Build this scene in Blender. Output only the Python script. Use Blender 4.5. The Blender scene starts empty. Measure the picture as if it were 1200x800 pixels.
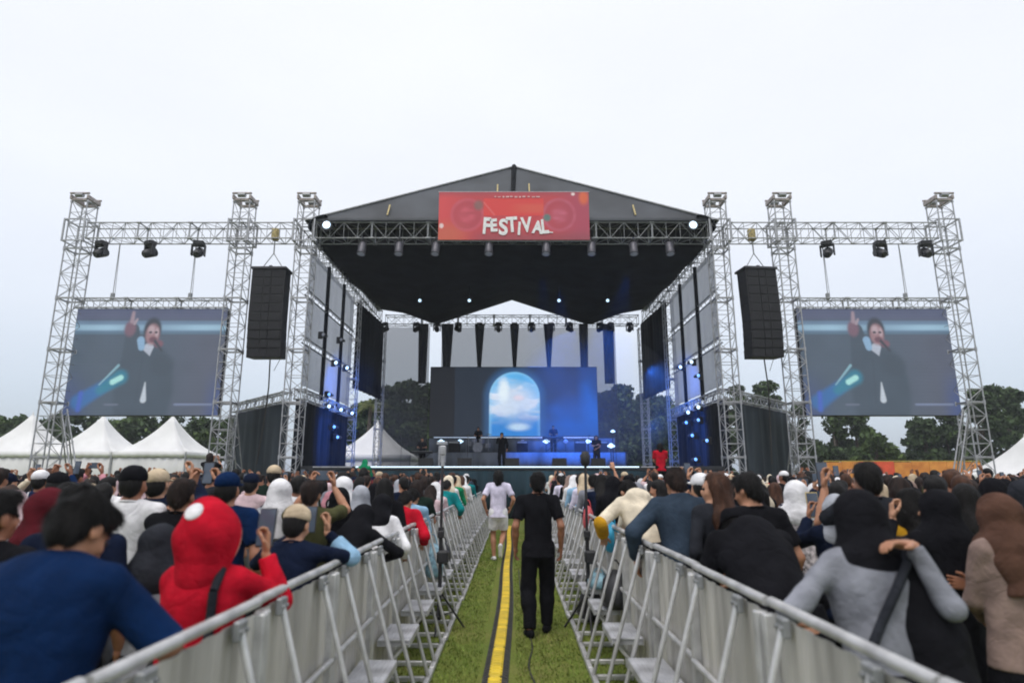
import bpy, math, random
import numpy as np
from mathutils import Vector, Matrix

R = math.radians
random.seed(7)
rng = np.random.default_rng(7)
scene = bpy.context.scene
col = scene.collection

# ------------------------------------------------------------------ camera
PITCH = 12.2
CAM_H = 1.65
cam_d = bpy.data.cameras.new('camera')
cam_d.lens = 22.0
cam_d.sensor_width = 36.0
cam_d.clip_start = 0.05
cam_d.clip_end = 3000
cam_d.dof.use_dof = True
cam_d.dof.focus_distance = 20.0
cam_d.dof.aperture_fstop = 1.5
cam = bpy.data.objects.new('camera', cam_d)
col.objects.link(cam)
cam.location = (0, 0, CAM_H)
cam.rotation_euler = (R(90 + PITCH), 0, 0)
scene.camera = cam

# ------------------------------------------------------------------ sky and sun (overcast day)
world = bpy.data.worlds.new('World')
scene.world = world
world.use_nodes = True
SUN_EL, SUN_AZ = 62.0, 200.0
def build_sky():
    nt = world.node_tree
    nt.nodes.clear()
    N, L = nt.nodes.new, nt.links.new
    sky = N('ShaderNodeTexSky'); sky.sky_type = 'NISHITA'; sky.sun_disc = False
    sky.sun_elevation = R(SUN_EL); sky.sun_rotation = R(SUN_AZ); sky.dust_density = 3.0
    b1 = N('ShaderNodeBackground'); b1.inputs['Strength'].default_value = 0.05
    L(sky.outputs[0], b1.inputs['Color'])
    tc = N('ShaderNodeTexCoord')
    sep = N('ShaderNodeSeparateXYZ'); L(tc.outputs['Generated'], sep.inputs[0])
    ramp = N('ShaderNodeValToRGB')          # the even cloud layer, brighter towards the zenith
    e = ramp.color_ramp.elements
    e[0].position = 0.0; e[0].color = (0.40, 0.46, 0.56, 1)
    e[1].position = 1.0; e[1].color = (1.05, 1.05, 1.05, 1)
    for p, c in ((0.10, (0.53, 0.585, 0.67, 1)), (0.22, (0.71, 0.735, 0.785, 1)), (0.40, (0.86, 0.868, 0.89, 1)), (0.65, (0.90, 0.905, 0.92, 1))):
        k = e.new(p); k.color = c
    L(sep.outputs[2], ramp.inputs[0])
    # soft cloud structure, stretched towards the horizon
    mp = N('ShaderNodeMapping'); mp.inputs['Scale'].default_value = (1.0, 1.0, 2.6)
    L(tc.outputs['Generated'], mp.inputs[0])
    no = N('ShaderNodeTexNoise'); no.inputs['Scale'].default_value = 1.9
    no.inputs['Detail'].default_value = 5; no.inputs['Roughness'].default_value = 0.5
    L(mp.outputs[0], no.inputs['Vector'])
    mr = N('ShaderNodeMapRange'); mr.inputs[1].default_value = 0.3; mr.inputs[2].default_value = 0.7
    mr.inputs[3].default_value = 0.965; mr.inputs[4].default_value = 1.035
    L(no.outputs['Fac'], mr.inputs[0])
    b2 = N('ShaderNodeBackground')
    L(ramp.outputs[0], b2.inputs['Color']); L(mr.outputs[0], b2.inputs['Strength'])
    add = N('ShaderNodeAddShader'); L(b1.outputs[0], add.inputs[0]); L(b2.outputs[0], add.inputs[1])
    out = N('ShaderNodeOutputWorld'); L(add.outputs[0], out.inputs['Surface'])
build_sky()
sun_d = bpy.data.lights.new('sun', 'SUN')
sun_d.energy = 0.9; sun_d.angle = R(25); sun_d.color = (1.0, 0.97, 0.93)
sun = bpy.data.objects.new('sun', sun_d); col.objects.link(sun)
sun.rotation_euler = Vector((math.sin(R(SUN_AZ)) * math.cos(R(SUN_EL)), math.cos(R(SUN_AZ)) * math.cos(R(SUN_EL)), math.sin(R(SUN_EL)))).to_track_quat('Z', 'Y').to_euler()

scene.view_settings.view_transform = 'Standard'
scene.view_settings.look = 'None'
scene.view_settings.exposure = 0.0
scene.view_settings.gamma = 1.0
scene.render.engine = 'CYCLES'
scene.cycles.filter_width = 1.9
scene.cycles.max_bounces = 6
scene.cycles.diffuse_bounces = 3
scene.cycles.glossy_bounces = 2
scene.cycles.transparent_max_bounces = 24
scene.cycles.use_denoising = True

# ------------------------------------------------------------------ helpers: pixel -> place (used for surveying only)
FPX = 1200 * 22.0 / 36.0
def ray(px, py):
    u = (px - 600) / FPX; v = (400 - py) / FPX
    p = R(PITCH)
    return Vector((u, math.cos(p) - v * math.sin(p), math.sin(p) + v * math.cos(p)))
def at(px, py, Y):
    d = ray(px, py)
    return Vector((d.x / d.y * Y, Y, CAM_H + d.z / d.y * Y))

# ------------------------------------------------------------------ materials
MATS = {}
def mat(name, color, rough=0.6, metal=0.0, var=0.08, scale=6.0, bump=0.0, bscale=60.0, spec=0.5, emit=None, estr=0.0, hue=None, dirt=0.0, stretch=None, transl=0.0, sheen=0.0, scrim=0.0):
    m = bpy.data.materials.new(name); m.use_nodes = True
    MATS[name] = m
    nt = m.node_tree; N, L = nt.nodes.new, nt.links.new
    b = nt.nodes['Principled BSDF']
    b.inputs['Roughness'].default_value = rough
    b.inputs['Metallic'].default_value = metal
    b.inputs['Specular IOR Level'].default_value = spec
    if sheen: b.inputs['Sheen Weight'].default_value = sheen
    tc = N('ShaderNodeTexCoord')
    src = tc.outputs['Object']
    if stretch:
        mp = N('ShaderNodeMapping'); mp.inputs['Scale'].default_value = stretch
        L(src, mp.inputs[0]); src = mp.outputs[0]
    no = N('ShaderNodeTexNoise'); no.inputs['Scale'].default_value = scale
    no.inputs['Detail'].default_value = 4
    L(src, no.inputs['Vector'])
    mix = N('ShaderNodeMix'); mix.data_type = 'RGBA'
    c = Vector(color)
    lo = c * (1 - var * 2.2); hi = c * (1 + var * 2.2)
    if hue: hi = Vector(hue)
    mix.inputs['A'].default_value = (*[max(0, x) for x in lo], 1)
    mix.inputs['B'].default_value = (*[min(1, x) for x in hi], 1)
    mr = N('ShaderNodeMapRange'); mr.inputs[1].default_value = .3; mr.inputs[2].default_value = .7
    L(no.outputs['Fac'], mr.inputs[0]); L(mr.outputs[0], mix.inputs['Factor'])
    cout = mix.outputs['Result']
    if dirt:
        n2 = N('ShaderNodeTexNoise'); n2.inputs['Scale'].default_value = scale * .37; n2.inputs['Detail'].default_value = 8; n2.inputs['Roughness'].default_value = .7
        L(src, n2.inputs['Vector'])
        m2 = N('ShaderNodeMapRange'); m2.inputs[1].default_value = .5; m2.inputs[2].default_value = .72; m2.inputs[4].default_value = dirt
        L(n2.outputs['Fac'], m2.inputs[0])
        mx = N('ShaderNodeMix'); mx.data_type = 'RGBA'
        mx.inputs['B'].default_value = (.12, .105, .085, 1)
        L(m2.outputs[0], mx.inputs['Factor']); L(cout, mx.inputs['A'])
        cout = mx.outputs['Result']
    L(cout, b.inputs['Base Color'])
    if bump:
        n3 = N('ShaderNodeTexNoise'); n3.inputs['Scale'].default_value = bscale; n3.inputs['Detail'].default_value = 3
        L(src, n3.inputs['Vector'])
        bp = N('ShaderNodeBump'); bp.inputs['Strength'].default_value = bump; bp.inputs['Distance'].default_value = .01
        L(n3.outputs['Fac'], bp.inputs['Height']); L(bp.outputs[0], b.inputs['Normal'])
    if emit is not None:
        b.inputs['Emission Color'].default_value = (*emit, 1); b.inputs['Emission Strength'].default_value = estr
    outn = nt.nodes['Material Output']
    last = b.outputs[0]
    if transl:
        t = N('ShaderNodeBsdfTranslucent'); L(cout, t.inputs['Color'])
        ms = N('ShaderNodeMixShader'); ms.inputs[0].default_value = transl
        L(last, ms.inputs[1]); L(t.outputs[0], ms.inputs[2]); last = ms.outputs[0]
    if scrim:
        t = N('ShaderNodeBsdfTransparent')
        ms = N('ShaderNodeMixShader'); ms.inputs[0].default_value = scrim
        L(last, ms.inputs[1]); L(t.outputs[0], ms.inputs[2]); last = ms.outputs[0]
    L(last, outn.inputs['Surface'])
    return m

def creases(m, scale=5.5, dist=.02, strength=.5):
    nt = m.node_tree; N, L = nt.nodes.new, nt.links.new; b = nt.nodes['Principled BSDF']
    tc = N('ShaderNodeTexCoord'); oi = N('ShaderNodeObjectInfo')
    ad = N('ShaderNodeVectorMath'); ad.operation = 'ADD'
    sc_ = N('ShaderNodeMath'); sc_.operation = 'MULTIPLY'; sc_.inputs[1].default_value = 37.0
    L(oi.outputs['Random'], sc_.inputs[0]); L(tc.outputs['Object'], ad.inputs[0]); L(sc_.outputs[0], ad.inputs[1])
    no = N('ShaderNodeTexNoise'); no.inputs['Scale'].default_value = scale; no.inputs['Detail'].default_value = 2.5; no.inputs['Distortion'].default_value = 1.1
    L(ad.outputs[0], no.inputs['Vector'])
    a1 = N('ShaderNodeMath'); a1.operation = 'SUBTRACT'; a1.inputs[1].default_value = .5; L(no.outputs['Fac'], a1.inputs[0])
    a2 = N('ShaderNodeMath'); a2.operation = 'ABSOLUTE'; L(a1.outputs[0], a2.inputs[0])
    a3 = N('ShaderNodeMath'); a3.operation = 'POWER'; a3.inputs[1].default_value = .6; L(a2.outputs[0], a3.inputs[0])
    bp = N('ShaderNodeBump'); bp.inputs['Strength'].default_value = strength; bp.inputs['Distance'].default_value = dist
    old = b.inputs['Normal'].links
    if old: L(old[0].from_socket, bp.inputs['Normal'])
    L(a3.outputs[0], bp.inputs['Height']); L(bp.outputs[0], b.inputs['Normal'])
def attr_emit(name, strength=1.0, base=.02):
    m = bpy.data.materials.new(name); m.use_nodes = True
    nt = m.node_tree; b = nt.nodes['Principled BSDF']
    a = nt.nodes.new('ShaderNodeAttribute'); a.attribute_name = 'led'
    b.inputs['Base Color'].default_value = (base, base, base, 1)
    b.inputs['Roughness'].default_value = .5
    nt.links.new(a.outputs['Color'], b.inputs['Emission Color'])
    b.inputs['Emission Strength'].default_value = strength
    return m

M = {
 'alu': mat('alu', (.40, .405, .425), .45, .45, .10, 9, .15, 90, dirt=.25),
 'alu_dark': mat('alu_dark', (.30, .31, .32), .5, .5, .12, 9),
 'barrier': mat('barrier', (.52, .505, .47), .55, .3, .12, 5, .25, 30, dirt=.6, stretch=(1, 1, .13)),
 'barrier_tube': mat('barrier_tube', (.58, .58, .58), .42, .45, .10, 8, .15, 80, dirt=.3),
 'step': mat('step', (.50, .505, .53), .5, .4, .12, 7, .4, 120, dirt=.35),
 'black': mat('black', (.018, .018, .021), .55, 0, .2, 8, .2, 60),
 'black_cloth': mat('black_cloth', (.018, .021, .028), .9, 0, .3, 1.2, .5, 5, stretch=(1, 1, .15), spec=.15),
 'ceiling_cloth': mat('ceiling_cloth', (.010, .011, .013), .95, 0, .3, 1.0, .4, 4, spec=.1),
 'wing_cloth': mat('wing_cloth', (.040, .050, .062), .9, 0, .3, .8, .5, 4, stretch=(1, 1, .15), spec=.15),
 'membrane': mat('membrane', (.048, .054, .064), .6, 0, .22, .45, .5, 1.6, spec=.4),
 'scrim': mat('scrim', (.10, .105, .125), .9, 0, .10, .8, .3, 3, transl=.5, scrim=.60, stretch=(1, 1, .12), spec=.1),
 'side_mesh': mat('side_mesh', (.44, .46, .53), .9, 0, .08, .7, .3, 3, transl=.7, scrim=.42, stretch=(1, 1, .3), spec=.1),
 'pennant': mat('pennant', (.13, .135, .16), .9, 0, .2, 1.5, .3, 6, transl=.2, stretch=(1, 1, .1), spec=.1),
 'speaker': mat('speaker', (.012, .012, .014), .6, 0, .2, 10, .2, 200),
 'grille': mat('grille', (.022, .022, .026), .75, 0, .3, 40, .6, 300, spec=.3),
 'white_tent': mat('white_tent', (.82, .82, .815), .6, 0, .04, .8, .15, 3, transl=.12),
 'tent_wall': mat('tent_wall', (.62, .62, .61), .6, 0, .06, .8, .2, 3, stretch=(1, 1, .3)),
 'orange': mat('orange', (.72, .22, .03), .6, 0, .10, 1.5, hue=(.80, .34, .06)),
 'orange_red': mat('orange_red', (.74, .09, .035), .6, 0, .08, 1.5),
 'yellow': mat('yellow', (.72, .52, .03), .5, 0, .12, 6, .3, 60, dirt=.35),
 'rubber': mat('rubber', (.045, .045, .042), .75, 0, .2, 9, .3, 80, dirt=.5),
 'cable': mat('cable', (.02, .018, .016), .6, 0, .2, 12),
 'deck': mat('deck', (.020, .022, .026), .35, 0, .2, 3),
 'skirt': mat('skirt', (.015, .035, .048), .85, 0, .25, 1.2, .4, 4, stretch=(1, 1, .1), spec=.2),
 'led_strip': mat('led_strip', (.8, .85, .9), .4, 0, .0, 3, emit=(.55, .80, 1.0), estr=1.15),
 'lamp_white': mat('lamp_white', (.8, .85, .9), .3, 0, 0, 3, emit=(.55, .78, 1.0), estr=1.7),
 'lamp_blue': mat('lamp_blue', (.6, .75, .9), .3, 0, 0, 3, emit=(.12, .36, 1.0), estr=1.8),
 'lamp_dim': mat('lamp_dim', (.35, .36, .42), .2, 0, .1, 3, emit=(.4, .45, .6), estr=.12),
 'par_can': mat('par_can', (.09, .088, .105), .4, .3, .1, 8),
 'fixture': mat('fixture', (.030, .030, .036), .45, 0, .2, 12),
 'hoist': mat('hoist', (.45, .36, .16), .5, .2, .2, 10),
 'head_block': mat('head_block', (.33, .29, .27), .5, .4, .2, 8),
 'screen_frame': mat('screen_frame', (.03, .03, .035), .6),
 'bark': mat('bark', (.09, .07, .05), .9, 0, .25, 8, .6, 30),
 'leaf_dark': mat('leaf_dark', (.038, .066, .030), .7, 0, .35, 3, spec=.2, hue=(.075, .120, .050)),
 'leaf_mid': mat('leaf_mid', (.055, .098, .036), .7, 0, .35, 3, spec=.2, hue=(.105, .165, .058)),
 'leaf_light': mat('leaf_light', (.07, .12, .035), .7, 0, .3, 3, spec=.2, hue=(.12, .18, .05)),
 'palm_leaf': mat('palm_leaf', (.09, .14, .03), .6, 0, .3, 3, spec=.25, hue=(.2, .22, .07)),
 'phone': mat('phone', (.015, .015, .018), .35, 0, .1, 20),
 'phone_screen': mat('phone_screen', (.03, .04, .06), .15, 0, .2, 10, emit=(.35, .45, .6), estr=.10),
 'phone_gold': mat('phone_gold', (.55, .42, .16), .4, .2, .1, 20),
 'eye': mat('eye', (.5, .48, .46), .2),
 'iris': mat('iris', (.02, .012, .008), .15),
 'lips': mat('lips', (.36, .14, .11), .5),
 'plastic_blue': mat('plastic_blue', (.04, .42, .68), .35, 0, .15, 9, .4, 18, transl=.25),
 'plastic_pale': mat('plastic_pale', (.34, .56, .78), .35, 0, .25, 14, .5, 22, transl=.25),
 'plastic_red': mat('plastic_red', (.55, .07, .08), .4, 0, .15, 9, .4, 18),
 'plastic_yellow': mat('plastic_yellow', (.62, .42, .05), .4, 0, .15, 9, .4, 18),
 'cymbal': mat('cymbal', (.6, .45, .18), .25, .9, .1, 10),
 'drum': mat('drum', (.25, .26, .30), .3, .1, .1, 8),
 'wood_key': mat('wood_key', (.7, .7, .68), .35),
}

# ------------------------------------------------------------------ mesh helpers
def mesh_np(name, V, F, mats=None, midx=None, smooth=True):
    """V (n,3) array, F list of arrays of quads/tris or one array"""
    me = bpy.data.meshes.new(name)
    V = np.asarray(V, np.float32)
    Fs = F if isinstance(F, list) else [F]
    Fs = [np.asarray(f, np.int32) for f in Fs if len(f)]
    me.vertices.add(len(V)); me.vertices.foreach_set('co', V.ravel())
    loops = np.concatenate([f.ravel() for f in Fs]) if Fs else np.zeros(0, np.int32)
    totals = np.concatenate([np.full(len(f), f.shape[1], np.int32) for f in Fs]) if Fs else np.zeros(0, np.int32)
    me.loops.add(len(loops)); me.loops.foreach_set('vertex_index', loops)
    me.polygons.add(len(totals))
    starts = np.concatenate([[0], np.cumsum(totals)[:-1]]).astype(np.int32) if len(totals) else totals
    me.polygons.foreach_set('loop_start', starts)
    me.polygons.foreach_set('loop_total', totals)
    if midx is not None: me.polygons.foreach_set('material_index', np.asarray(midx, np.int32))
    me.polygons.foreach_set('use_smooth', np.full(len(totals), smooth, dtype=bool))
    me.update(calc_edges=True)
    for m in (mats or []): me.materials.append(m)
    return me

class MB:
    """collects simple shapes into one mesh"""
    def __init__(s): s.v = []; s.f = []; s.sm = []
    def add(s, vs, fs, smooth=False):
        o = len(s.v)
        s.v.extend([tuple(p) for p in vs]); s.f.extend([tuple(i + o for i in f) for f in fs]); s.sm.extend([smooth] * len(fs))
        return s
    def box(s, c, d, rot=None, bev=0.0):
        x, y, z = d[0] / 2, d[1] / 2, d[2] / 2
        if bev > 0:
            b = min(bev, x * .9, y * .9, z * .9)
            pts = []
            for sx in (-1, 1):
                for sy in (-1, 1):
                    for sz in (-1, 1):
                        pts += [(sx * (x - b), sy * (y - b), sz * z), (sx * (x - b), sy * y, sz * (z - b)), (sx * x, sy * (y - b), sz * (z - b))]
            import bmesh
            bm = bmesh.new()
            for p in pts: bm.verts.new(p)
            bmesh.ops.convex_hull(bm, input=bm.verts)
            bm.verts.index_update()
            vs = [v.co.copy() for v in bm.verts]; fs = [[v.index for v in f.verts] for f in bm.faces]
            bm.free()
        else:
            vs = [Vector((a * x, b * y, c_ * z)) for a in (-1, 1) for b in (-1, 1) for c_ in (-1, 1)]
            fs = [(0, 1, 3, 2), (4, 6, 7, 5), (0, 4, 5, 1), (2, 3, 7, 6), (0, 2, 6, 4), (1, 5, 7, 3)]
        c = Vector(c)
        vs = [(rot @ Vector(v) if rot is not None else Vector(v)) + c for v in vs]
        return s.add(vs, fs)
    def tube(s, p, q, r1, r2=None, n=6, caps=True, smooth=True):
        p, q = Vector(p), Vector(q); r2 = r1 if r2 is None else r2
        d = (q - p)
        if d.length < 1e-6: return s
        d.normalize()
        a = d.orthogonal().normalized(); b = d.cross(a)
        vs = []
        for c, r in ((p, r1), (q, r2)):
            for i in range(n):
                t = 2 * math.pi * i / n
                vs.append(c + (a * math.cos(t) + b * math.sin(t)) * r)
        fs = [(i, (i + 1) % n, n + (i + 1) % n, n + i) for i in range(n)]
        s.add(vs, fs, smooth)
        if caps: s.add(vs[:n], [tuple(range(n))[::-1]]); s.add(vs[n:], [tuple(range(n))])
        return s
    def path(s, pts, r, n=6):
        for a, b in zip(pts[:-1], pts[1:]): s.tube(a, b, r, n=n)
        return s
    def lathe(s, prof, c=(0, 0, 0), n=12, mat=None):
        """prof: list of (r, z) ; optional 3x3 rotation"""
        c = Vector(c); vs = []; fs = []
        for r, z in prof:
            for i in range(n):
                t = 2 * math.pi * i / n
                v = Vector((r * math.cos(t), r * math.sin(t), z))
                vs.append((mat @ v if mat is not None else v) + c)
        for k in range(len(prof) - 1):
            for i in range(n):
                fs.append((k * n + i, k * n + (i + 1) % n, (k + 1) * n + (i + 1) % n, (k + 1) * n + i))
        s.add(vs, fs, True)
        s.add(vs[:n], [tuple(range(n))[::-1]]); s.add(vs[-n:], [tuple(range(n))])
        return s
    def sheet(s, P, thick=.02):
        """P: grid [i][j] of points -> closed sheet with thickness"""
        ni, nj = len(P), len(P[0])
        g = [[Vector(p) for p in row] for row in P]
        nm = []
        for i in range(ni):
            row = []
            for j in range(nj):
                du = g[min(i + 1, ni - 1)][j] - g[max(i - 1, 0)][j]
                dv = g[i][min(j + 1, nj - 1)] - g[i][max(j - 1, 0)]
                n_ = du.cross(dv)
                row.append(n_.normalized() if n_.length > 1e-9 else Vector((0, 0, 1)))
            nm.append(row)
        A = [g[i][j] + nm[i][j] * thick / 2 for i in range(ni) for j in range(nj)]
        B = [g[i][j] - nm[i][j] * thick / 2 for i in range(ni) for j in range(nj)]
        k = ni * nj
        fs = []
        for i in range(ni - 1):
            for j in range(nj - 1):
                a, b, c, d = i * nj + j, (i + 1) * nj + j, (i + 1) * nj + j + 1, i * nj + j + 1
                fs.append((a, b, c, d)); fs.append((k + d, k + c, k + b, k + a))
        s.add(A + B, fs, True)
        o = len(s.v) - 2 * k
        rim = []
        for j in range(nj - 1):
            rim.append((j, j + 1, k + j + 1, k + j)); e = (ni - 1) * nj
            rim.append((e + j + 1, e + j, k + e + j, k + e + j + 1))
        for i in range(ni - 1):
            a, b = i * nj, (i + 1) * nj
            rim.append((b, a, k + a, k + b)); a += nj - 1; b += nj - 1
            rim.append((a, b, k + b, k + a))
        s.f.extend([tuple(i + o for i in f) for f in rim]); s.sm.extend([False] * len(rim))
        return s
    def mesh(s, name, m):
        me = bpy.data.meshes.new(name)
        me.from_pydata(s.v, [], s.f)
        me.polygons.foreach_set('use_smooth', s.sm)
        for x in (m if isinstance(m, (list, tuple)) else [m]): me.materials.append(x)
        me.update()
        return me

def obj(name, data, m=None, parent=None, loc=None, rot=None):
    me = data.mesh(name, m) if isinstance(data, MB) else data
    o = bpy.data.objects.new(name, me); col.objects.link(o)
    if parent is not None: o.parent = parent
    if loc is not None: o.location = loc
    if rot is not None: o.rotation_euler = rot
    return o
def tag(o, label=None, cat=None, group=None, kind=None):
    if label: o['label'] = label
    if cat: o['category'] = cat
    if group: o['group'] = group
    if kind: o['kind'] = kind
    return o
def thing(name, label, cat, loc=(0, 0, 0), rz=0.0, group=None):
    o = bpy.data.objects.new(name, None); col.objects.link(o)
    o.empty_display_size = .2
    o.location = loc; o.rotation_euler = (0, 0, rz)
    return tag(o, label, cat, group)
def copy_tree(o, parent=None):
    c = o.copy(); col.objects.link(c)
    if parent is not None: c.parent = parent
    for ch in KIDS(o): copy_tree(ch, c)
    return c
def KIDS(o): return list(o.children)
ORD = ['first', 'second', 'third', 'fourth', 'fifth', 'sixth', 'seventh', 'eighth', 'ninth', 'tenth', 'eleventh', 'twelfth', 'thirteenth', 'fourteenth', 'fifteenth', 'sixteenth', 'seventeenth', 'eighteenth', 'nineteenth', 'twentieth', 'twenty-first', 'twenty-second', 'twenty-third', 'twenty-fourth']
# ------------------------------------------------------------------ ground
def build_ground():
    m = bpy.data.materials.new('turf'); m.use_nodes = True
    nt = m.node_tree; N, L = nt.nodes.new, nt.links.new
    b = nt.nodes['Principled BSDF']; b.inputs['Roughness'].default_value = .9; b.inputs['Specular IOR Level'].default_value = .1
    tc = N('ShaderNodeTexCoord')
    n1 = N('ShaderNodeTexNoise'); n1.inputs['Scale'].default_value = 1.3; n1.inputs['Detail'].default_value = 6; n1.inputs['Roughness'].default_value = .7
    n2 = N('ShaderNodeTexNoise'); n2.inputs['Scale'].default_value = 38; n2.inputs['Detail'].default_value = 4
    L(tc.outputs['Object'], n1.inputs[0]); L(tc.outputs['Object'], n2.inputs[0])
    r1 = N('ShaderNodeValToRGB'); e = r1.color_ramp.elements
    e[0].position = .32; e[0].color = (.15, .20, .045, 1)
    e[1].position = .72; e[1].color = (.25, .24, .085, 1)
    k = e.new(.52); k.color = (.18, .21, .048, 1)
    L(n1.outputs['Fac'], r1.inputs[0])
    mx = N('ShaderNodeMix'); mx.data_type = 'RGBA'; mx.blend_type = 'MULTIPLY'; mx.inputs['Factor'].default_value = .8
    r2 = N('ShaderNodeValToRGB'); r2.color_ramp.elements[0].color = (.55, .55, .5, 1); r2.color_ramp.elements[0].position = .3; r2.color_ramp.elements[1].position = .65
    L(n2.outputs['Fac'], r2.inputs[0]); L(r1.outputs[0], mx.inputs['A']); L(r2.outputs[0], mx.inputs['B'])
    L(mx.outputs['Result'], b.inputs['Base Color'])
    bp = N('ShaderNodeBump'); bp.inputs['Strength'].default_value = .6; bp.inputs['Distance'].default_value = .02
    L(n2.outputs['Fac'], bp.inputs['Height']); L(bp.outputs[0], b.inputs['Normal'])
    mb = MB(); S = 300
    mb.add([(-S, -S, 0), (S, -S, 0), (S, S, 0), (-S, S, 0)], [(0, 1, 2, 3)])
    tag(obj('ground', mb, m), kind='structure')
    # blades of grass in the aisle
    n = 52000
    Y = 3.2 + 17 * rng.random(n) ** 1.7
    X = (rng.random(n) * 2 - 1) * 1.1
    keep = np.abs(X + .125) > .16
    X, Y = X[keep], Y[keep]; n = len(X)
    h = rng.uniform(.012, .038, n); a = rng.uniform(0, 6.28, n); w = rng.uniform(.0025, .005, n) * (1 + Y / 9)
    lean = rng.uniform(-.022, .022, (n, 2))
    V = np.zeros((n, 3, 3), np.float32)
    V[:, 0] = np.stack([X - np.cos(a) * w, Y - np.sin(a) * w, np.zeros(n)], 1)
    V[:, 1] = np.stack([X + np.cos(a) * w, Y + np.sin(a) * w, np.zeros(n)], 1)
    V[:, 2] = np.stack([X + lean[:, 0], Y + lean[:, 1], h], 1)
    gm = [mat('grass_a', (.185, .25, .055), .8, var=.2, spec=.1), mat('grass_b', (.225, .27, .068), .8, var=.2, spec=.1), mat('grass_c', (.30, .285, .11), .8, var=.2, spec=.1)]
    patch = np.sin(X * 5.1 + 1.3 * np.sin(Y * 2.3)) + np.sin(Y * 3.7 + X * 2) + rng.normal(0, .8, n)
    mi = np.where(patch > 2.1, 2, np.where(patch > .2, 1, 0))
    me = mesh_np('grass', V.reshape(-1, 3), np.arange(n * 3).reshape(-1, 3), gm, mi, False)
    tag(obj('grass', me), 'short green and straw coloured grass along the aisle between the barriers', 'grass', kind='stuff')
build_ground()

# ------------------------------------------------------------------ trusses and towers
def lacing_mb(L_, w, bays, chord=.032, lace=.0145):
    """box truss along +Z, square of side w: returns lacing and the four chord axes"""
    h = w / 2
    c = [(-h, -h), (h, -h), (h, h), (-h, h)]
    mb = MB(); s = L_ / bays
    for k in range(bays + 1):
        for i in range(4):
            a, b = c[i], c[(i + 1) % 4]
            z = min(max(k * s, .02), L_ - .02)
            r = lace * 1.5 if k in (0, bays) else lace
            mb.tube((a[0], a[1], z), (b[0], b[1], z), r, n=5)
            if k < bays:
                z0, z1 = k * s, (k + 1) * s
                if (k + i) % 2: z0, z1 = z1, z0
                mb.tube((a[0], a[1], z0), (b[0], b[1], z1), lace, n=5)
    return mb
TR = {}
def truss_section(parent, p0, dirv, side, L_, w, bays, m='alu'):
    key = (round(L_, 3), w, bays, m)
    if key not in TR:
        h = w / 2
        me = lacing_mb(L_, w, bays).mesh('truss_section', M[m])
        ch = MB().tube((0, 0, 0), (0, 0, L_), .030, n=6)
        ch.tube((0, 0, 0), (0, 0, .09), .05, n=8); ch.tube((0, 0, L_ - .09), (0, 0, L_), .05, n=8)
        TR[key] = (me, ch.mesh('chord', M[m]))
    me, ch = TR[key]
    d = Vector(dirv).normalized(); sx = Vector(side); sx = (sx - d * sx.dot(d)).normalized(); sy = d.cross(sx)
    o = obj('truss_section', me, parent=parent)
    o.matrix_local = Matrix((( sx.x, sy.x, d.x, p0[0]), (sx.y, sy.y, d.y, p0[1]), (sx.z, sy.z, d.z, p0[2]), (0, 0, 0, 1)))
    h = w / 2
    for x, y in ((-h, -h), (h, -h), (h, h), (-h, h)):
        obj('chord', ch, parent=o, loc=(x, y, 0))
    return o
def truss_run(parent, p0, p1, w, sec=2.4, bay=.6, side=(1, 0, 0), m='alu'):
    p0, p1 = Vector(p0), Vector(p1); d = p1 - p0
    n = max(1, round(d.length / sec)); L_ = d.length / n; d.normalize()
    for k in range(n):
        truss_section(parent, p0 + d * (L_ * k), d, side, L_, w, max(2, round(L_ / bay)), m)

YF = 26.0          # the front truss plane
TZ = 13.9
def tower(x, y, h, label, legs=None, w=.70, group='aluminium truss towers of the stage', head=True):
    t = thing('truss_tower', label, 'truss tower', (x, y, 0), 0, group)
    mb = MB().box((0, 0, .06), (1.5, 1.5, .12)).box((0, 0, .16), (1.0, 1.0, .08))
    obj('base_plate', mb, M['alu_dark'], t)
    truss_run(t, (0, 0, .2), (0, 0, h - .35), w)
    if head:
        hb = MB()
        for sx in (-1, 1):
            hb.box((sx * .37, 0, h - .2), (.10, .86, .20), bev=.02)
            hb.box((0, sx * .36, h - .31), (.64, .08, .10))
        hb.tube((-.42, -.40, h - .03), (.42, -.40, h - .03), .05, n=8); hb.tube((-.42, .40, h - .03), (.42, .40, h - .03), .05, n=8)
        obj('head_block', hb, M['head_block'], t)
        for sy in (-1, 1): obj('pulley', MB().tube((-.16, sy * .40, h - .12), (.16, sy * .40, h - .12), .10, n=10), M['alu_dark'], t)
        sl = MB()
        for sx in (-1, 1):
            for sy in (-1, 1):
                sl.box((sx * .45, sy * .45, 12.15), (.07, .07, 1.05), bev=.012)
        for z in (11.66, 12.64):
            for sx in (-1, 1):
                sl.box((sx * .45, 0, z), (.05, .83, .05)); sl.box((0, sx * .45, z), (.83, .05, .05))
        obj('sleeve_block', sl, M['alu'], t)
    for q in legs or []:
        lb = MB()
        lb.tube((q[0] * .2, q[1] * .2, 4.4), (q[0], q[1], .1), .03); lb.tube((q[0] * .2 + .25, q[1] * .2, 4.4), (q[0] + .25, q[1], .1), .03)
        for k in range(7):
            f = k / 7 + .07
            a = Vector((q[0] * .2, q[1] * .2, 4.4)).lerp(Vector((q[0], q[1], .1)), f)
            lb.tube(a, a + Vector((.25, 0, -.25 if k % 2 else .2)), .015, n=5)
        obj('outrigger', lb, M['alu'], t)
    return t
TX = (9.05, 11.9, 19.05)
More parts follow.
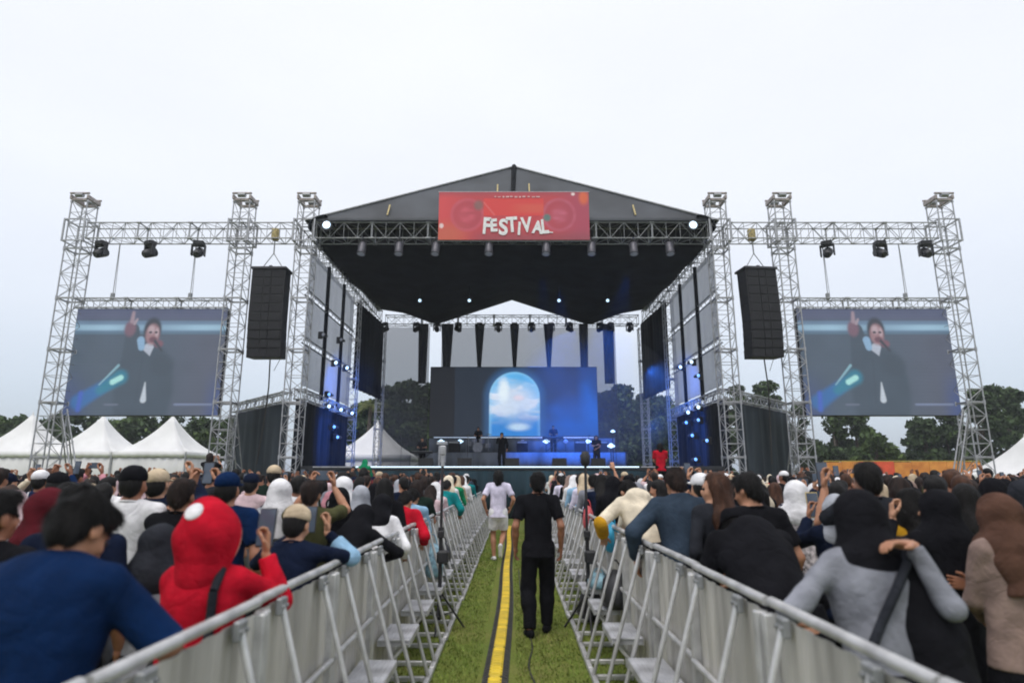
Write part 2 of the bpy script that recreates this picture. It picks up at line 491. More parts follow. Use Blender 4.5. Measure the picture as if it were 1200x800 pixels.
for sgn, sd in ((-1, 'left'), (1, 'right')):
    tower(sgn * TX[0], YF, TZ, f'silver lattice tower at the front {sd} corner of the stage roof')
    tower(sgn * TX[1], YF, TZ, f'silver lattice tower between the {sd} video screen and the {sd} hanging speaker stack', legs=[(sgn * -.2, 1.9)])
    tower(sgn * TX[2], YF, TZ, f'outermost silver lattice tower at the {sd} end of the rig', legs=[(-sgn * 1.9, -.4), (0, 2.0)])

def beam(name, label, p0, p1, w, side=(0, 0, 1), group=None, m='alu'):
    t = thing(name, label, 'truss', p0, 0, group)
    truss_run(t, (0, 0, 0), Vector(p1) - Vector(p0), w, side=side, m=m)
    return t
TZM = 12.15
G1 = 'horizontal truss beams of the rig'
for sgn, sd in ((-1, 'left'), (1, 'right')):
    beam('truss_beam', f'silver box truss high across from the stage roof to the {sd} end tower', (sgn * (TX[0] + .5), YF, TZM), (sgn * (TX[2] - .5), YF, TZM), .72, group=G1)
    beam('truss_beam', f'slim silver truss along the top of the {sd} video screen', (sgn * (TX[1] + .45), YF + .35, 9.02), (sgn * (TX[2] - .1), YF + .35, 9.02), .42, group=G1)
    # side of the stage roof
    beam('truss_beam', f'long roof edge truss running back along the {sd} side of the stage', (sgn * TX[0], YF + .6, TZM), (sgn * TX[0], 40.6, TZM), .7, group=G1, m='alu_dark')
    beam('truss_beam', f'low truss along the {sd} side wall of the stage', (sgn * TX[0], YF + .5, 5.1), (sgn * TX[0], 35, 5.1), .42, group=G1)
    beam('truss_beam', f'slim truss along the top of the black {sd} wing wall', (sgn * (TX[0] + .45), YF + .3, 4.95), (sgn * 13.7, 31, 4.95), .40, group=G1)
    tt = tower(sgn * TX[0], 35.2, 12.0, f'slender lattice column halfway back on the {sd} side of the stage', w=.5, head=False, group='lattice columns behind the stage front')
    tt = tower(sgn * 8.75, 41.2, 11.8, f'slender lattice column at the back {sd} corner of the stage', w=.45, head=False, group='lattice columns behind the stage front')
    tt = tower(sgn * 13.7, 31.3, 5.0, f'short lattice column at the outer end of the {sd} wing wall', w=.4, head=False, group='lattice columns behind the stage front')
beam('truss_beam', 'front roof truss spanning the stage behind the red banner', (-TX[0] + .5, YF, TZM), (TX[0] - .5, YF, TZM), .72, group=G1, m='alu_dark')
beam('truss_beam', 'rear silver truss across the back of the stage above the grey gauze', (-8.5, 41.0, 11.95), (8.5, 41.0, 11.95), .62, group=G1)

# ------------------------------------------------------------------ stage roof
def build_roof():
    t = thing('stage_roof', 'dark grey tent roof with a low gable over the stage', 'stage roof', (0, YF, 0))
    ax, ay, az = .1, 3.0, 16.9
    fx, fz, fy, by = 9.0, 12.55, -.45, 14.7
    def grid(a, b, c, d, n=14, sag=.12):
        P = []
        for i in range(n + 1):
            u = i / n; row = []
            for j in range(n + 1):
                v = j / n
                p = Vector(a).lerp(Vector(b), v).lerp(Vector(d).lerp(Vector(c), v), u)
                s = math.sin(math.pi * min(1, v)) * math.sin(math.pi * u) * sag
                row.append(p - Vector((0, 0, s)))
            P.append(row)
        return P
    apex = (ax, ay, az)
    # front hip, its two halves meeting on the seam under the apex
    obj('front_panel', MB().sheet(grid((-fx, fy, fz), (0, fy, fz), apex, apex)), M['membrane'], t)
    obj('front_panel', MB().sheet(grid((0, fy, fz), (fx, fy, fz), apex, apex)), M['membrane'], t)
    back = (ax, by, az)
    obj('side_panel', MB().sheet(grid((-fx, by, fz), (-fx, fy, fz), apex, back)), M['membrane'], t)
    obj('side_panel', MB().sheet(grid((fx, fy, fz), (fx, by, fz), back, apex)), M['membrane'], t)
    sm = MB(); prev = None
    for k in range(13):
        f = k / 12
        p = Vector((0, fy, fz)).lerp(Vector(apex), f) + Vector((0, -.06, .02 - .10 * math.sin(math.pi * f)))
        if prev: sm.tube(prev, p, .045 + .007 * k, n=6)
        prev = p
    obj('seam', sm, M['ceiling_cloth'], t)
    ed = MB()
    for a, b in (((-fx, fy, fz), apex), ((fx, fy, fz), apex), (apex, back), ((-fx, fy, fz), (-fx, by, fz)), ((fx, fy, fz), (fx, by, fz))):
        ed.tube(Vector(a) + Vector((0, -.02, .03)), Vector(b) + Vector((0, -.02, .03)), .05, n=6)
    obj('edge_tube', ed, M['alu_dark'], t)
    # strap buckles seen as pale flecks on the cloth
    for x, f in ((-6.6, .22), (-4.1, .35), (-1.6, .72), (1.7, .74), (4.2, .36), (6.5, .22)):
        p = Vector((x, fy, fz)).lerp(Vector(apex), f * .75)
        st = MB().box((0, 0, 0), (.07, .05, .85), Matrix.Rotation(R(-35), 3, 'X'), .01)
        obj('strap', st, M['hoist'], t, loc=(p.x, p.y - .10, p.z))
    # corner flaps bending round the lamps
    for s in (-1, 1):
        cf = []
        for i in range(9):
            a = R(100 * i / 8)
            cf.append([(s * (8.1 + .75 * math.sin(a)), fy - .05 + yy, fz - .28 + .55 * math.cos(a)) for yy in (0, .9, 1.8)])
        obj('corner_flap', MB().sheet(cf, .03), M['black_cloth'], t)
    # black ceiling cloth from the front truss back to the swagged rear edge
    n = 36
    P = []
    rear = [(-8.8, 12.6), (-7.2, 12.35), (-5.2, 11.6), (-4.85, 11.62), (0, 13.25), (4.95, 11.58), (5.3, 11.58), (7.2, 12.3), (8.8, 12.6)]
    def rz(x):
        for (x0, z0), (x1, z1) in zip(rear[:-1], rear[1:]):
            if x0 <= x <= x1: return z0 + (z1 - z0) * (x - x0) / (x1 - x0)
        return 12.6
    for j in range(19):
        f = j / 18; row = []
        for i in range(n + 1):
            x = -8.8 + 17.6 * i / n
            z0 = 11.95 + .04 * math.sin(x * 2.2)
            sag = -.28 * math.sin(math.pi * f) * abs(math.sin(math.pi * 3 * f + .4)) - .05 * math.sin(x * 3 + f * 9)
            row.append((x, 15.0 * f ** 1.0 + .4 - .9 * f, z0 + (rz(x) - z0) * f ** 1.5 + sag * (1 - f)))
        P.append(row)
    obj('ceiling_cloth', MB().sheet(P, .02), M['ceiling_cloth'], t)
    return t
build_roof()

def drape_pts(p0, p1, z0, z1, folds, amp, nx=None, nz=6, taper=0.0):
    p0, p1 = Vector(p0), Vector(p1); d = p1 - p0; n_ = Vector((-d.y, d.x, 0)).normalized()
    nx = nx or int(folds * 6)
    P = []
    for k in range(nz + 1):
        g = k / nz; row = []
        for i in range(nx + 1):
            f = i / nx
            w = math.sin(f * folds * 2 * math.pi) * amp + math.sin(f * folds * 3.7 + 1 + g) * amp * .5
            a = .5 + (f - .5) * (1 - taper * (1 - g))
            q = p0 + d * a + n_ * w * (.6 + .4 * (1 - g))
            row.append((q.x, q.y, z0 + (z1 - z0) * g))
        P.append(row)
    return P

# ------------------------------------------------------------------ stage platform and cloths
def build_stage():
    t = thing('stage_platform', 'wide black stage platform with a bright white light strip along its front edge', 'stage', (0, YF + .2, 0))
    Z = 2.08
    obj('deck', MB().box((0, 7.5, Z - .09), (17.4, 15.0, .18), bev=.02), M['deck'], t)
    obj('skirt', MB().sheet(drape_pts((-8.7, -.06, 0), (8.7, -.06, 0), .02, Z - .19, 46, .03, nz=2), .02), M['skirt'], t)
    for s in (-1, 1):
        obj('side_skirt', MB().sheet(drape_pts((s * 8.72, .1, 0), (s * 8.72, 14.9, 0), .02, Z - .19, 30, .03, nz=2), .02), M['skirt'], t)
    obj('light_strip', MB().box((-.6, -.07, Z - .03), (11.6, .06, .05)), M['led_strip'], t)
    obj('trim_strip', MB().box((6.35, -.07, Z - .03), (2.1, .05, .05)), M['alu'], t)
    obj('trim_strip', MB().box((-7.35, -.07, Z - .03), (1.6, .05, .05)), M['alu'], t)
    # the raised rear deck that carries the instruments
    rd = MB().box((.6, 10.6, Z + .45), (11.4, 4.0, .90), bev=.02)
    obj('rear_deck', rd, M['deck'], t)
    gc = mat('wash_catch_cloth', (.17, .19, .22), .85, 0, .2, 1.2, .4, 4, stretch=(1, 1, .12), spec=.2)
    obj('added_deck_skirt', MB().sheet(drape_pts((-5.0, 8.55, 0), (6.2, 8.55, 0), Z, Z + .88, 30, .025, nz=2), .015), gc, t)  # skirt added as a pale surface to catch the blue wash
    obj('added_back_cloth', MB().sheet(drape_pts((-5.0, 11.95, 0), (6.2, 11.95, 0), Z + .92, Z + 1.85, 24, .03, nz=2), .015), gc, t)  # backing added in the dark recess so the blue spots show on it
build_stage()
for sgn, sd in ((-1, 'left'), (1, 'right')):
    X = sgn * TX[0]
    w = thing('side_wall', f'grey gauze wall in panels between dark posts on the {sd} side of the stage', 'side wall', (X, YF, 0), 0, 'gauze side walls of the stage')
    ys = (.65, 3.55, 6.4, 8.9)
    zs = (5.45, 7.45, 9.6, 11.75)
    for i in range(3):
        for k in range(3):
            P = drape_pts((sgn * .05, ys[i] + .12, 0), (sgn * .05, ys[i + 1] - .12, 0), zs[k] + .07, zs[k + 1] - .07, 3, .02, nz=4)
            obj('gauze_panel', MB().sheet(P, .012), M['side_mesh'], w)
    for y in ys[1:3]:
        obj('post', MB().box((0, y, 8.5), (.14, .2, 6.6)), M['black_cloth'], w)
    for z in zs[1:3]:
        rl = MB()
        for dz in (0, .32): rl.tube((0, .3, z + dz - .16), (0, 8.9, z + dz - .16), .03)
        for k in range(15): rl.tube((0, .4 + k * .57, z - .16), (0, .69 + k * .57, z + .16), .015, n=5)
        obj('rail_truss', rl, M['alu_dark'], w)
    d = thing('black_drape', f'black cloth hung under the low truss on the {sd} side of the stage', 'drape', (X, YF, 0), 0, 'black drapes round the stage')
    obj('cloth', MB().sheet(drape_pts((sgn * .1, .5, 0), (sgn * .1, 8.9, 0), .05, 4.9, 16, .05), .02), M['black_cloth'], d)
    d = thing('black_drape', f'tall black cloth hung at the back {sd} corner of the stage', 'drape', (X, 35.4, 0), 0, 'black drapes round the stage')
    P = drape_pts((0, 0, 0), (-sgn * .4, 5.6, 0), 6.6, 11.7, 9, .06, nz=8)
    obj('cloth', MB().sheet(P, .02), M['black_cloth'], d)
    d = thing('wing_wall', f'dark slate cloth wall slanting back from the {sd} front tower to its short column', 'wing wall', (sgn * (TX[0] + .4), YF + .45, 0), 0, 'cloth wing walls beside the stage')
    obj('cloth', MB().sheet(drape_pts((0, 0, 0), (sgn * 4.2, 4.7, 0), .03, 4.72, 7, .05), .03), M['wing_cloth'], d)

# rear gauze and the dark hanging wedges
for px0, px1, lab in ((447, 503, 'narrow grey gauze hanging at the left of the stage back'), (517, 722, 'wide pale grey gauze hanging behind the stage screen'),):
    x0, x1 = at(px0, 420, 41.4).x, at(px1, 420, 41.4).x
    d = thing('gauze_backdrop', lab, 'backdrop', ((x0 + x1) / 2, 41.45, 0), 0, 'gauze cloths across the stage back')
    hw = (x1 - x0) / 2
    obj('cloth', MB().sheet(drape_pts((-hw, 0, 0), (hw, 0, 0), 2.2, 11.6, max(3, hw * 1.6), .07, nz=8), .012), M['scrim'], d)
PEN = [(496, 12, .25, 'grey'), (524, 15, .55, 'grey'), (562, 12, .9, ''), (603, 11, .92, ''), (643, 12, .9, ''), (684, 11, .3, ''), (713, 13, .1, 'grey')]
for k, (px, wd, tp, c) in enumerate(PEN):
    x = at(px, 400, 40.6).x; hw = wd / 733 * 40.6 / 2
    d = thing('hanging_drape', f'{ORD[k]} narrow dark cloth from the left hanging behind the stage screen', 'drape', (x, 40.55, 0), 0, 'narrow dark drapes behind the screen')
    obj('cloth', MB().sheet(drape_pts((-hw, 0, 0), (hw, 0, 0), 7.6, 11.62, 2, .05, nx=14, nz=8, taper=tp), .02), M['pennant'], d)

# ------------------------------------------------------------------ screens
def led_mesh(name, w, h, nx, ny, fn, m):
    u = (np.arange(nx) + .5) / nx; v = (np.arange(ny) + .5) / ny
    U, Vv = np.meshgrid(u, v)             # v up
    C = fn(U, Vv)
    gx = np.linspace(-w / 2, w / 2, nx + 1); gz = np.linspace(0, h, ny + 1)
    GX, GZ = np.meshgrid(gx, gz)
    V = np.stack([GX, np.zeros_like(GX), GZ], -1).reshape(-1, 3)
    i = np.arange(ny)[:, None] * (nx + 1) + np.arange(nx)[None]
    F = np.stack([i, i + 1, i + nx + 2, i + nx + 1], -1).reshape(-1, 4)
    me = mesh_np(name, V, F, [m], None, False)
    a = me.attributes.new('led', 'FLOAT_COLOR', 'CORNER')
    cc = np.repeat(np.concatenate([C.reshape(-1, 3), np.ones((nx * ny, 1))], 1), 4, axis=0).astype(np.float32)
    a.data.foreach_set('color', cc.ravel())
    return me
def lin(r, g, b): return np.array([((c / 255 + .055) / 1.055) ** 2.4 if c > 10 else c / 255 / 12.92 for c in (r, g, b)])
def sst(a, b, x): t = np.clip((x - a) / (b - a), 0, 1); return t * t * (3 - 2 * t)
def vnoise(U, V, seed, n):
    r = np.random.default_rng(seed).random((n + 2, n + 2))
    x = U * n; y = V * n; xi = x.astype(int); yi = y.astype(int); fx = x - xi; fy = y - yi
    fx = fx * fx * (3 - 2 * fx); fy = fy * fy * (3 - 2 * fy)
    return (r[yi, xi] * (1 - fx) + r[yi, xi + 1] * fx) * (1 - fy) + (r[yi + 1, xi] * (1 - fx) + r[yi + 1, xi + 1] * fx) * fy
def mixc(C, col_, a): return C * (1 - a[..., None]) + np.asarray(col_) * a[..., None]
def ell(U, V, cx, cy, rx, ry, soft=.25, rot=0.0, asp=1.42):
    x = (U - cx) * asp; y = V - cy
    if rot: x, y = x * math.cos(rot) + y * math.sin(rot), -x * math.sin(rot) + y * math.cos(rot)
    d = np.sqrt((x / (rx * asp)) ** 2 + (y / ry) ** 2)
    return 1 - sst(1 - soft, 1 + soft, d)
def seg(U, V, a, b, r0, r1, soft=.012, asp=1.42):
    ax, ay, bx, by = a[0] * asp, a[1], b[0] * asp, b[1]
    x, y = U * asp - ax, V - ay; dx, dy = bx - ax, by - ay
    t = np.clip((x * dx + y * dy) / (dx * dx + dy * dy), 0, 1)
    d = np.hypot(x - t * dx, y - t * dy) - (r0 + (r1 - r0) * t)
    return 1 - sst(-soft, soft, d)
def side_content(U, V):
    """live picture: singer in a dark jacket and white shirt, face raised to a microphone, hand up"""
    C = np.zeros(U.shape + (3,)) + lin(72, 88, 104)
    C = mixc(C, lin(88, 90, 108), sst(.45, 1, U) * .8)
    C = mixc(C, lin(66, 84, 140), sst(.86, 1, U) * (1 - sst(.1, .5, V)))
    C = mixc(C, lin(60, 78, 128), (1 - sst(0, .22, U)) * (1 - sst(.1, .5, V)))
    C = mixc(C, lin(86, 92, 122), sst(.86, .93, V))
    C = mixc(C, lin(110, 140, 170), sst(.755, .78, V) * (1 - sst(.87, .90, V)))
    C = mixc(C, lin(168, 208, 232), sst(.785, .805, V) * (1 - sst(.835, .86, V)) * (.75 + .25 * np.sin(U * 9)))
    C = mixc(C, lin(86, 120, 142), sst(.75, .76, V) * (1 - sst(.78, .79, V)) * .7)
    body = lin(58, 74, 88)
    C = mixc(C, body, ell(U, V, .50, .22, .19, .46, .12))
    C = mixc(C, body * .85, ell(U, V, .605, .46, .075, .10, .4))
    C = mixc(C, body, seg(U, V, (.40, .5), (.385, .80), .10, .06))
    C = mixc(C, body * .8, seg(U, V, (.46, .1), (.47, .52), .006, .006))
    C = mixc(C, lin(198, 206, 222), seg(U, V, (.502, .62), (.515, .555), .05, .004, .01))
    C = mixc(C, lin(150, 190, 225), seg(U, V, (.445, .70), (.455, .63), .035, .03, .01))
    C = mixc(C, lin(34, 36, 46), ell(U, V, .515, .80, .058, .115, .2))
    C = mixc(C, lin(170, 128, 132), ell(U, V, .518, .755, .046, .100, .25))
    C = mixc(C, lin(205, 178, 184), ell(U, V, .508, .80, .022, .04, .5))
    C = mixc(C, lin(205, 178, 184), ell(U, V, .545, .775, .012, .04, .5))
    C = mixc(C, lin(112, 62, 74), ell(U, V, .525, .705, .026, .028, .4))
    C = mixc(C, lin(60, 40, 48), ell(U, V, .503, .775, .011, .012, .5))
    C = mixc(C, lin(60, 40, 48), ell(U, V, .540, .775, .010, .012, .5))
    C = mixc(C, lin(130, 80, 92), ell(U, V, .565, .665, .03, .035, .4))
    C = mixc(C, lin(40, 40, 48), seg(U, V, (.54, .69), (.59, .60), .014, .010, .008))
    C = mixc(C, lin(130, 92, 108), ell(U, V, .365, .81, .038, .075, .35))
    C = mixc(C, lin(176, 150, 160), seg(U, V, (.372, .88), (.375, .965), .020, .014, .014))
    C = mixc(C, lin(180, 160, 170), seg(U, V, (.39, .86), (.405, .90), .014, .010, .01))
    C = mixc(C, lin(215, 225, 236), seg(U, V, (.508, .14), (.508, .30), .028, .004, .01))
    C = mixc(C, lin(30, 110, 180), seg(U, V, (.09, .12), (.28, .30), .07, .05, .03))
    C = mixc(C, lin(20, 132, 160), seg(U, V, (.22, .23), (.34, .35), .04, .07, .03))
    C = mixc(C, lin(150, 200, 215), seg(U, V, (.21, .28), (.32, .46), .005, .012, .008))
    C = mixc(C, lin(190, 255, 248), seg(U, V, (.295, .305), (.345, .345), .026, .026, .012))
    C = mixc(C, lin(60, 100, 210), seg(U, V, (.095, .05), (.10, .20), .02, .02, .02))
    C = mixc(C, lin(126, 138, 170), sst(.085, .09, V) * (1 - sst(.105, .112, V)) * sst(.70, .72, U) * (1 - sst(.95, .97, U)))
    C = mixc(C, lin(120, 128, 150), sst(.085, .09, V) * (1 - sst(.10, .11, V)) * sst(.25, .27, U) * (1 - sst(.34, .36, U)) * .7)
    C = C * .74 + lin(92, 104, 124) * .26
    C *= (.94 + .12 * vnoise(U, V, 3, 9))[..., None]
    row = .97 + .03 * np.sin(V * 64 * math.pi)
    return C * row[..., None]
def main_content(U, V):
    C = np.zeros(U.shape + (3,)) + lin(33, 42, 56)
    C = mixc(C, lin(24, 26, 34), 1 - sst(.143, .147, U))
    C = mixc(C, lin(40, 46, 66), sst(.62, .8, U))
    A = 2.42
    x = (U - .505) * A; y = V
    # round-topped bright doorway
    def arch(hw, top):
        body = np.maximum(np.abs(x) - hw, 0); yy = np.maximum(y - (top - hw), 0)
        d = np.hypot(np.where(yy > 0, x, np.maximum(np.abs(x), 0)), yy) - hw
        return d
    d = arch(.366, .93)
    C = mixc(C, lin(60, 112, 168), (1 - sst(0, .14, d)) * .5)
    ins = 1 - sst(-.012, .012, d)
    S = np.zeros_like(C) + lin(112, 186, 236)
    S = mixc(S, lin(90, 178, 236), sst(.70, .85, V))
    cl = vnoise(U * .9 + .05, V, 11, 12) * .6 + vnoise(U, V, 12, 26) * .4
    S = mixc(S, lin(226, 232, 246), sst(.40, .62, cl) * sst(.12, .3, V) * (1 - sst(.66, .86, V - (U - .5) * -.6)))
    S = mixc(S, lin(206, 222, 244), ell(U, V, .503, .48, .13, .24, .6, asp=A))
    S = mixc(S, lin(226, 240, 250), ell(U, V, .440, .66, .03, .16, .6, asp=A))
    S = mixc(S, lin(196, 222, 246), ell(U, V, .545, .18, .07, .045, .5, asp=A))
    S = mixc(S, lin(244, 214, 222), ell(U, V, .53, .55, .03, .04, .6, asp=A) * .5)
    S = mixc(S, lin(20, 118, 205), (1 - sst(.10, .34 + .20 * vnoise(U, V * .1, 5, 22), V)) * .85)
    S = mixc(S, lin(206, 230, 248), ell(U, V, .53, .13, .06, .05, .6, asp=A) * .8)
    S = mixc(S, lin(150, 205, 242), sst(-.06, 0, d) * .5)
    C = mixc(C, S, ins)
    # blue glow and beams of lit haze before the screen, painted into its picture
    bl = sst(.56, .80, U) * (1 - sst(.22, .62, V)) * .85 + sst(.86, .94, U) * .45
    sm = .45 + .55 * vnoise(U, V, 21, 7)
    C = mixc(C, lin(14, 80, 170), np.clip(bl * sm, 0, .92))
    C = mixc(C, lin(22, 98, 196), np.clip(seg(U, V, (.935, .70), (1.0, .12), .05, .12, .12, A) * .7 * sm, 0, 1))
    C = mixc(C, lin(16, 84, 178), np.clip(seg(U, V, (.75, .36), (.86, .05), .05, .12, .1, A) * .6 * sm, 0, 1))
    return C * (.95 + .08 * vnoise(U, V, 33, 40))[..., None]
m_side = attr_emit('side_picture', .92)
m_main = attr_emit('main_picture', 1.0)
def screen(label, x0, x1, y, z0, z1, fn, m, nx, ny, group=None, name='video_screen'):
    w, h = x1 - x0, z1 - z0
    t = thing(name, label, 'video screen', ((x0 + x1) / 2, y, z0), 0, group)
    c = MB().box((0, .17, h / 2), (w + .06, .28, h + .06), bev=.02)
    obj('cabinet', c, M['screen_frame'], t)
    o = obj('display', led_mesh('display', w, h, nx, ny, fn, m), parent=t, loc=(0, .02, 0))
    return t, w, h
SCRX = (12.36, 18.88)
for sgn, sd in ((-1, 'left'), (1, 'right')):
    x0, x1 = sorted((sgn * SCRX[0], sgn * SCRX[1]))
    t, w, h = screen(f'big {sd} hand video screen showing a singer with raised hand', x0, x1, YF + .3, 4.18, 8.78, side_content, m_side, 168, 120, 'twin video screens beside the stage')
    for k, f in enumerate((.22, .74)):
        hc = thing('screen_cable', f'{"outer" if (f < .5) == (sgn < 0) else "inner"} thin steel cable with chain holding the {sd} video screen', 'cable', (x0 + w * f, YF + .3, 9.25), 0, 'cables holding the screens')
        obj('cable', MB().tube((0, 0, 0), (0, 0, 2.55), .018, n=5).tube((.09, 0, .0), (.02, 0, 2.5), .012, n=5), M['alu_dark'], hc)
        obj('shackle', MB().box((0, 0, .1), (.16, .14, .3), bev=.03), M['alu_dark'], hc)
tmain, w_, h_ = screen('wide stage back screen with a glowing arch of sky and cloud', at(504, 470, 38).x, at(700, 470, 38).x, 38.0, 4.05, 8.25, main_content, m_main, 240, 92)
obj('support_leg', MB().box((-4.7, .25, -.5), (.15, .15, 1.1)).box((4.7, .25, -.5), (.15, .15, 1.1)).box((0, .25, -.5), (.15, .15, 1.1)), M['fixture'], tmain)
obj('light_strip', MB().box((0, -.03, -.08), (9.6, .06, .05)), mat('strip_dim', (.5, .55, .65), .4, emit=(.55, .68, .9), estr=.55), tmain)

# ------------------------------------------------------------------ banner
def build_banner():
    x0, x1 = at(514, 253, 25.45).x, at(690.5, 253, 25.45).x
    z0, z1 = at(600, 281, 25.45).z, at(600, 225, 25.45).z
    w, h = x1 - x0, z1 - z0
    t = thing('festival_banner', 'red printed banner with white FESTIVAL lettering above the stage front', 'banner', ((x0 + x1) / 2, 25.45, z0))
    def fn(U, V):
        C = np.zeros(U.shape + (3,)) + lin(196, 52, 62)
        C = mixc(C, lin(222, 62, 66), 1 - sst(.0, .25, U))
        C = mixc(C, lin(172, 62, 92), sst(.74, .95, U) * .9)
        C = mixc(C, lin(206, 92, 62), ell(U, V, .06, .08, .12, .25, .7, asp=3.1))
        C = mixc(C, lin(150, 60, 76), sst(.86, 1, V) * .6)
        C = mixc(C, lin(128, 62, 74), (1 - sst(0, .28, V)) * sst(.15, .35, U) * .7)
        A = 3.1
        for cx, c2, s in ((.19, lin(206, 84, 104), 1), (.80, lin(196, 96, 122), 2)):
            dd = np.hypot((U - cx) * A, (V - .52) * 1.0)
            C = mixc(C, lin(170, 60, 84), (1 - sst(.30, .36, dd)) * .5)
            C = mixc(C, c2, sst(.27, .31, dd) * (1 - sst(.33, .37, dd)) * .8 * (.5 + .5 * vnoise(U, V, s, 14)))
            C = mixc(C, c2 * 1.1, (1 - sst(.10, .22, dd)) * .6 * vnoise(U, V, s + 4, 18) * 1.6)
        C = mixc(C, lin(226, 50, 44), sst(.295, .30, U) * (1 - sst(.695, .70, U)) * sst(.50, .51, V) * (1 - sst(.86, .87, V)))
        C = mixc(C, lin(224, 96, 66), sst(.42, .60, U) * (1 - sst(.69, .70, U)) * sst(.52, .60, V) * (1 - sst(.70, .80, V)) * .6)
        C = mixc(C, lin(96, 100, 92), ell(U, V, .265, .72, .03, .10, .5, asp=A) * .8)
        C = mixc(C, lin(40, 128, 122), ell(U, V, .72, .46, .024, .075, .4, asp=A))
        C = mixc(C, lin(228, 104, 48), ell(U, V, .965, .88, .03, .14, .5, asp=A))
        C = mixc(C, lin(240, 150, 150), seg(U, V, (.30, .78), (.37, .52), .01, .01, .02, A) * .5)
        C = C * .86 + lin(232, 130, 134) * .14
        C = mixc(C, lin(245, 215, 215), ell(U, V, .02, .29, .014, .05, .4, asp=A))
        C = mixc(C, lin(250, 230, 230), ell(U, V, .895, .955, .012, .03, .5, asp=A))
        return C
    m = bpy.data.materials.new('banner_print'); m.use_nodes = True
    a = m.node_tree.nodes.new('ShaderNodeAttribute'); a.attribute_name = 'led'
    b = m.node_tree.nodes['Principled BSDF']; b.inputs['Roughness'].default_value = .45
    m.node_tree.links.new(a.outputs['Color'], b.inputs['Base Color'])
    obj('panel', MB().box((0, .06, h / 2), (w, .08, h)), M['screen_frame'], t)
    obj('print', led_mesh('print', w, h, 200, 66, fn, m), parent=t, loc=(0, .005, 0))
    white = mat('letter_white', (.86, .86, .86), .5)
    letters = [('F', .315, .13, 1.12, 4, .72), ('E', .368, .18, .84, -4, .80), ('S', .428, .11, 1.08, 2, .86), ('T', .490, .17, 1.02, -4, .80), ('I', .532, .11, .86, 4, .72), ('V', .587, .17, 1.0, -5, .74), ('A', .652, .14, .84, 6, .76), ('L', .706, .14, .95, -5, .72)]
    for ch, u, v, s, rot, wx in letters:
        cu = bpy.data.curves.new('letter', 'FONT'); cu.body = ch; cu.size = s * .92; cu.extrude = .01; cu.offset = .034
        cu.align_x = 'CENTER'
        tmp = bpy.data.objects.new('letter_tmp', cu); col.objects.link(tmp)
        dg = bpy.context.evaluated_depsgraph_get()
        me = bpy.data.meshes.new_from_object(tmp.evaluated_get(dg))
        bpy.data.objects.remove(tmp)
        me.materials.clear(); me.materials.append(white)
        o = obj('letter', me, parent=t, loc=(-w / 2 + u * w, -.02, v * h), rot=(R(90), R(rot), 0))
        o.scale = (wx, 1, 1)
    sw = MB()
    sw.box((-w / 2 + .80 * w - .55, -.015, .16 * h), (.55, .02, .045), Matrix.Rotation(R(6), 3, 'Y'))
    obj('swash', sw, white, t)
    pale = mat('print_pale', (.72, .46, .46), .5)
    tl = MB(); rr = random.Random(3); x = -w * .13
    while x < w * .16:
        d = rr.uniform(.05, .16); tl.box((x + d / 2, -.012, h * .895 + rr.uniform(-.01, .01)), (d, .01, rr.uniform(.04, .075))); x += d + rr.uniform(.03, .10)
    obj('small_print', tl, pale, t)
    fr = MB()
    for z in (-.03, h + .03): fr.tube((-w / 2 - .05, .08, z), (w / 2 + .05, .08, z), .03)
    obj('frame', fr, M['alu_dark'], t)
build_banner()

# ------------------------------------------------------------------ hanging speaker stacks
def line_array(x, label):
    ztop, zbot, y = 10.35, 6.55, YF - .05
    t = thing('line_array', label, 'speaker stack', (x, y, ztop), 0, 'hanging speaker stacks beside the stage')
    n = 10; hgt = (ztop - zbot) / n; ang = 0; pos = Vector((0, 0, 0))
    body = MB(); W, D, Hh = 1.42, .75, hgt * .995
    pts = [(-W / 2, -D / 2, -Hh / 2), (W / 2, -D / 2, -Hh / 2), (W / 2, -D / 2, Hh / 2), (-W / 2, -D / 2, Hh / 2), (-W * .48, D / 2, -Hh * .49), (W * .48, D / 2, -Hh * .49), (W * .48, D / 2, Hh * .49), (-W * .48, D / 2, Hh * .49)]
    body.add(pts, [(0, 1, 2, 3), (5, 4, 7, 6), (0, 4, 5, 1), (3, 2, 6, 7), (0, 3, 7, 4), (1, 5, 6, 2)])
    bme = body.mesh('cabinet', M['speaker'])
    gr = MB().box((-W * .30, -D / 2 - .012, 0), (W * .34, .02, Hh * .88), bev=.008).box((W * .30, -D / 2 - .012, 0), (W * .34, .02, Hh * .88), bev=.008).box((0, -D / 2 - .02, 0), (W * .2, .03, Hh * .9), bev=.008)
    gme = gr.mesh('grille', M['grille'])
    for k in range(n):
        a = R(-.1 * k * k)
        o = obj('cabinet', bme, parent=t, loc=(pos.x, pos.y + (.02 * max(0, k - 5) ** 1.4), pos.z - hgt / 2), rot=(-a * .35, 0, 0))
        obj('grille', gme, parent=o)
        pos.z -= hgt
    bp = MB().box((0, 0, .06), (1.5, .9, .09)).box((0, .1, .16), (.12, .7, .12))
    obj('flying_frame', bp, M['fixture'], t)
    rg = MB()
    for s in (-1, 1): rg.tube((s * .5, 0, .1), (0, 0, .85), .02, n=5)
    rg.tube((0, 0, .85), (0, 0, 1.45), .03)
    obj('sling', rg, M['alu_dark'], t)
    obj('chain_hoist', MB().box((0, 0, 1.72), (.30, .26, .55), bev=.05), M['hoist'], t)
    c = MB().path([(.1, .3, -3.8), (.14, .3, -5), (.05, .32, -6.5), (-.1, .3, -8.2)], .03, 5)
    c.path([(.7, .1, -.2), (.95, .1, -1.6), (.8, .3, -3.2), (.3, .3, -4.3)], .012, 5)
    obj('cable', c, M['cable'], t)
    return t
line_array(-10.42, 'tall black hanging speaker stack left of the stage roof')
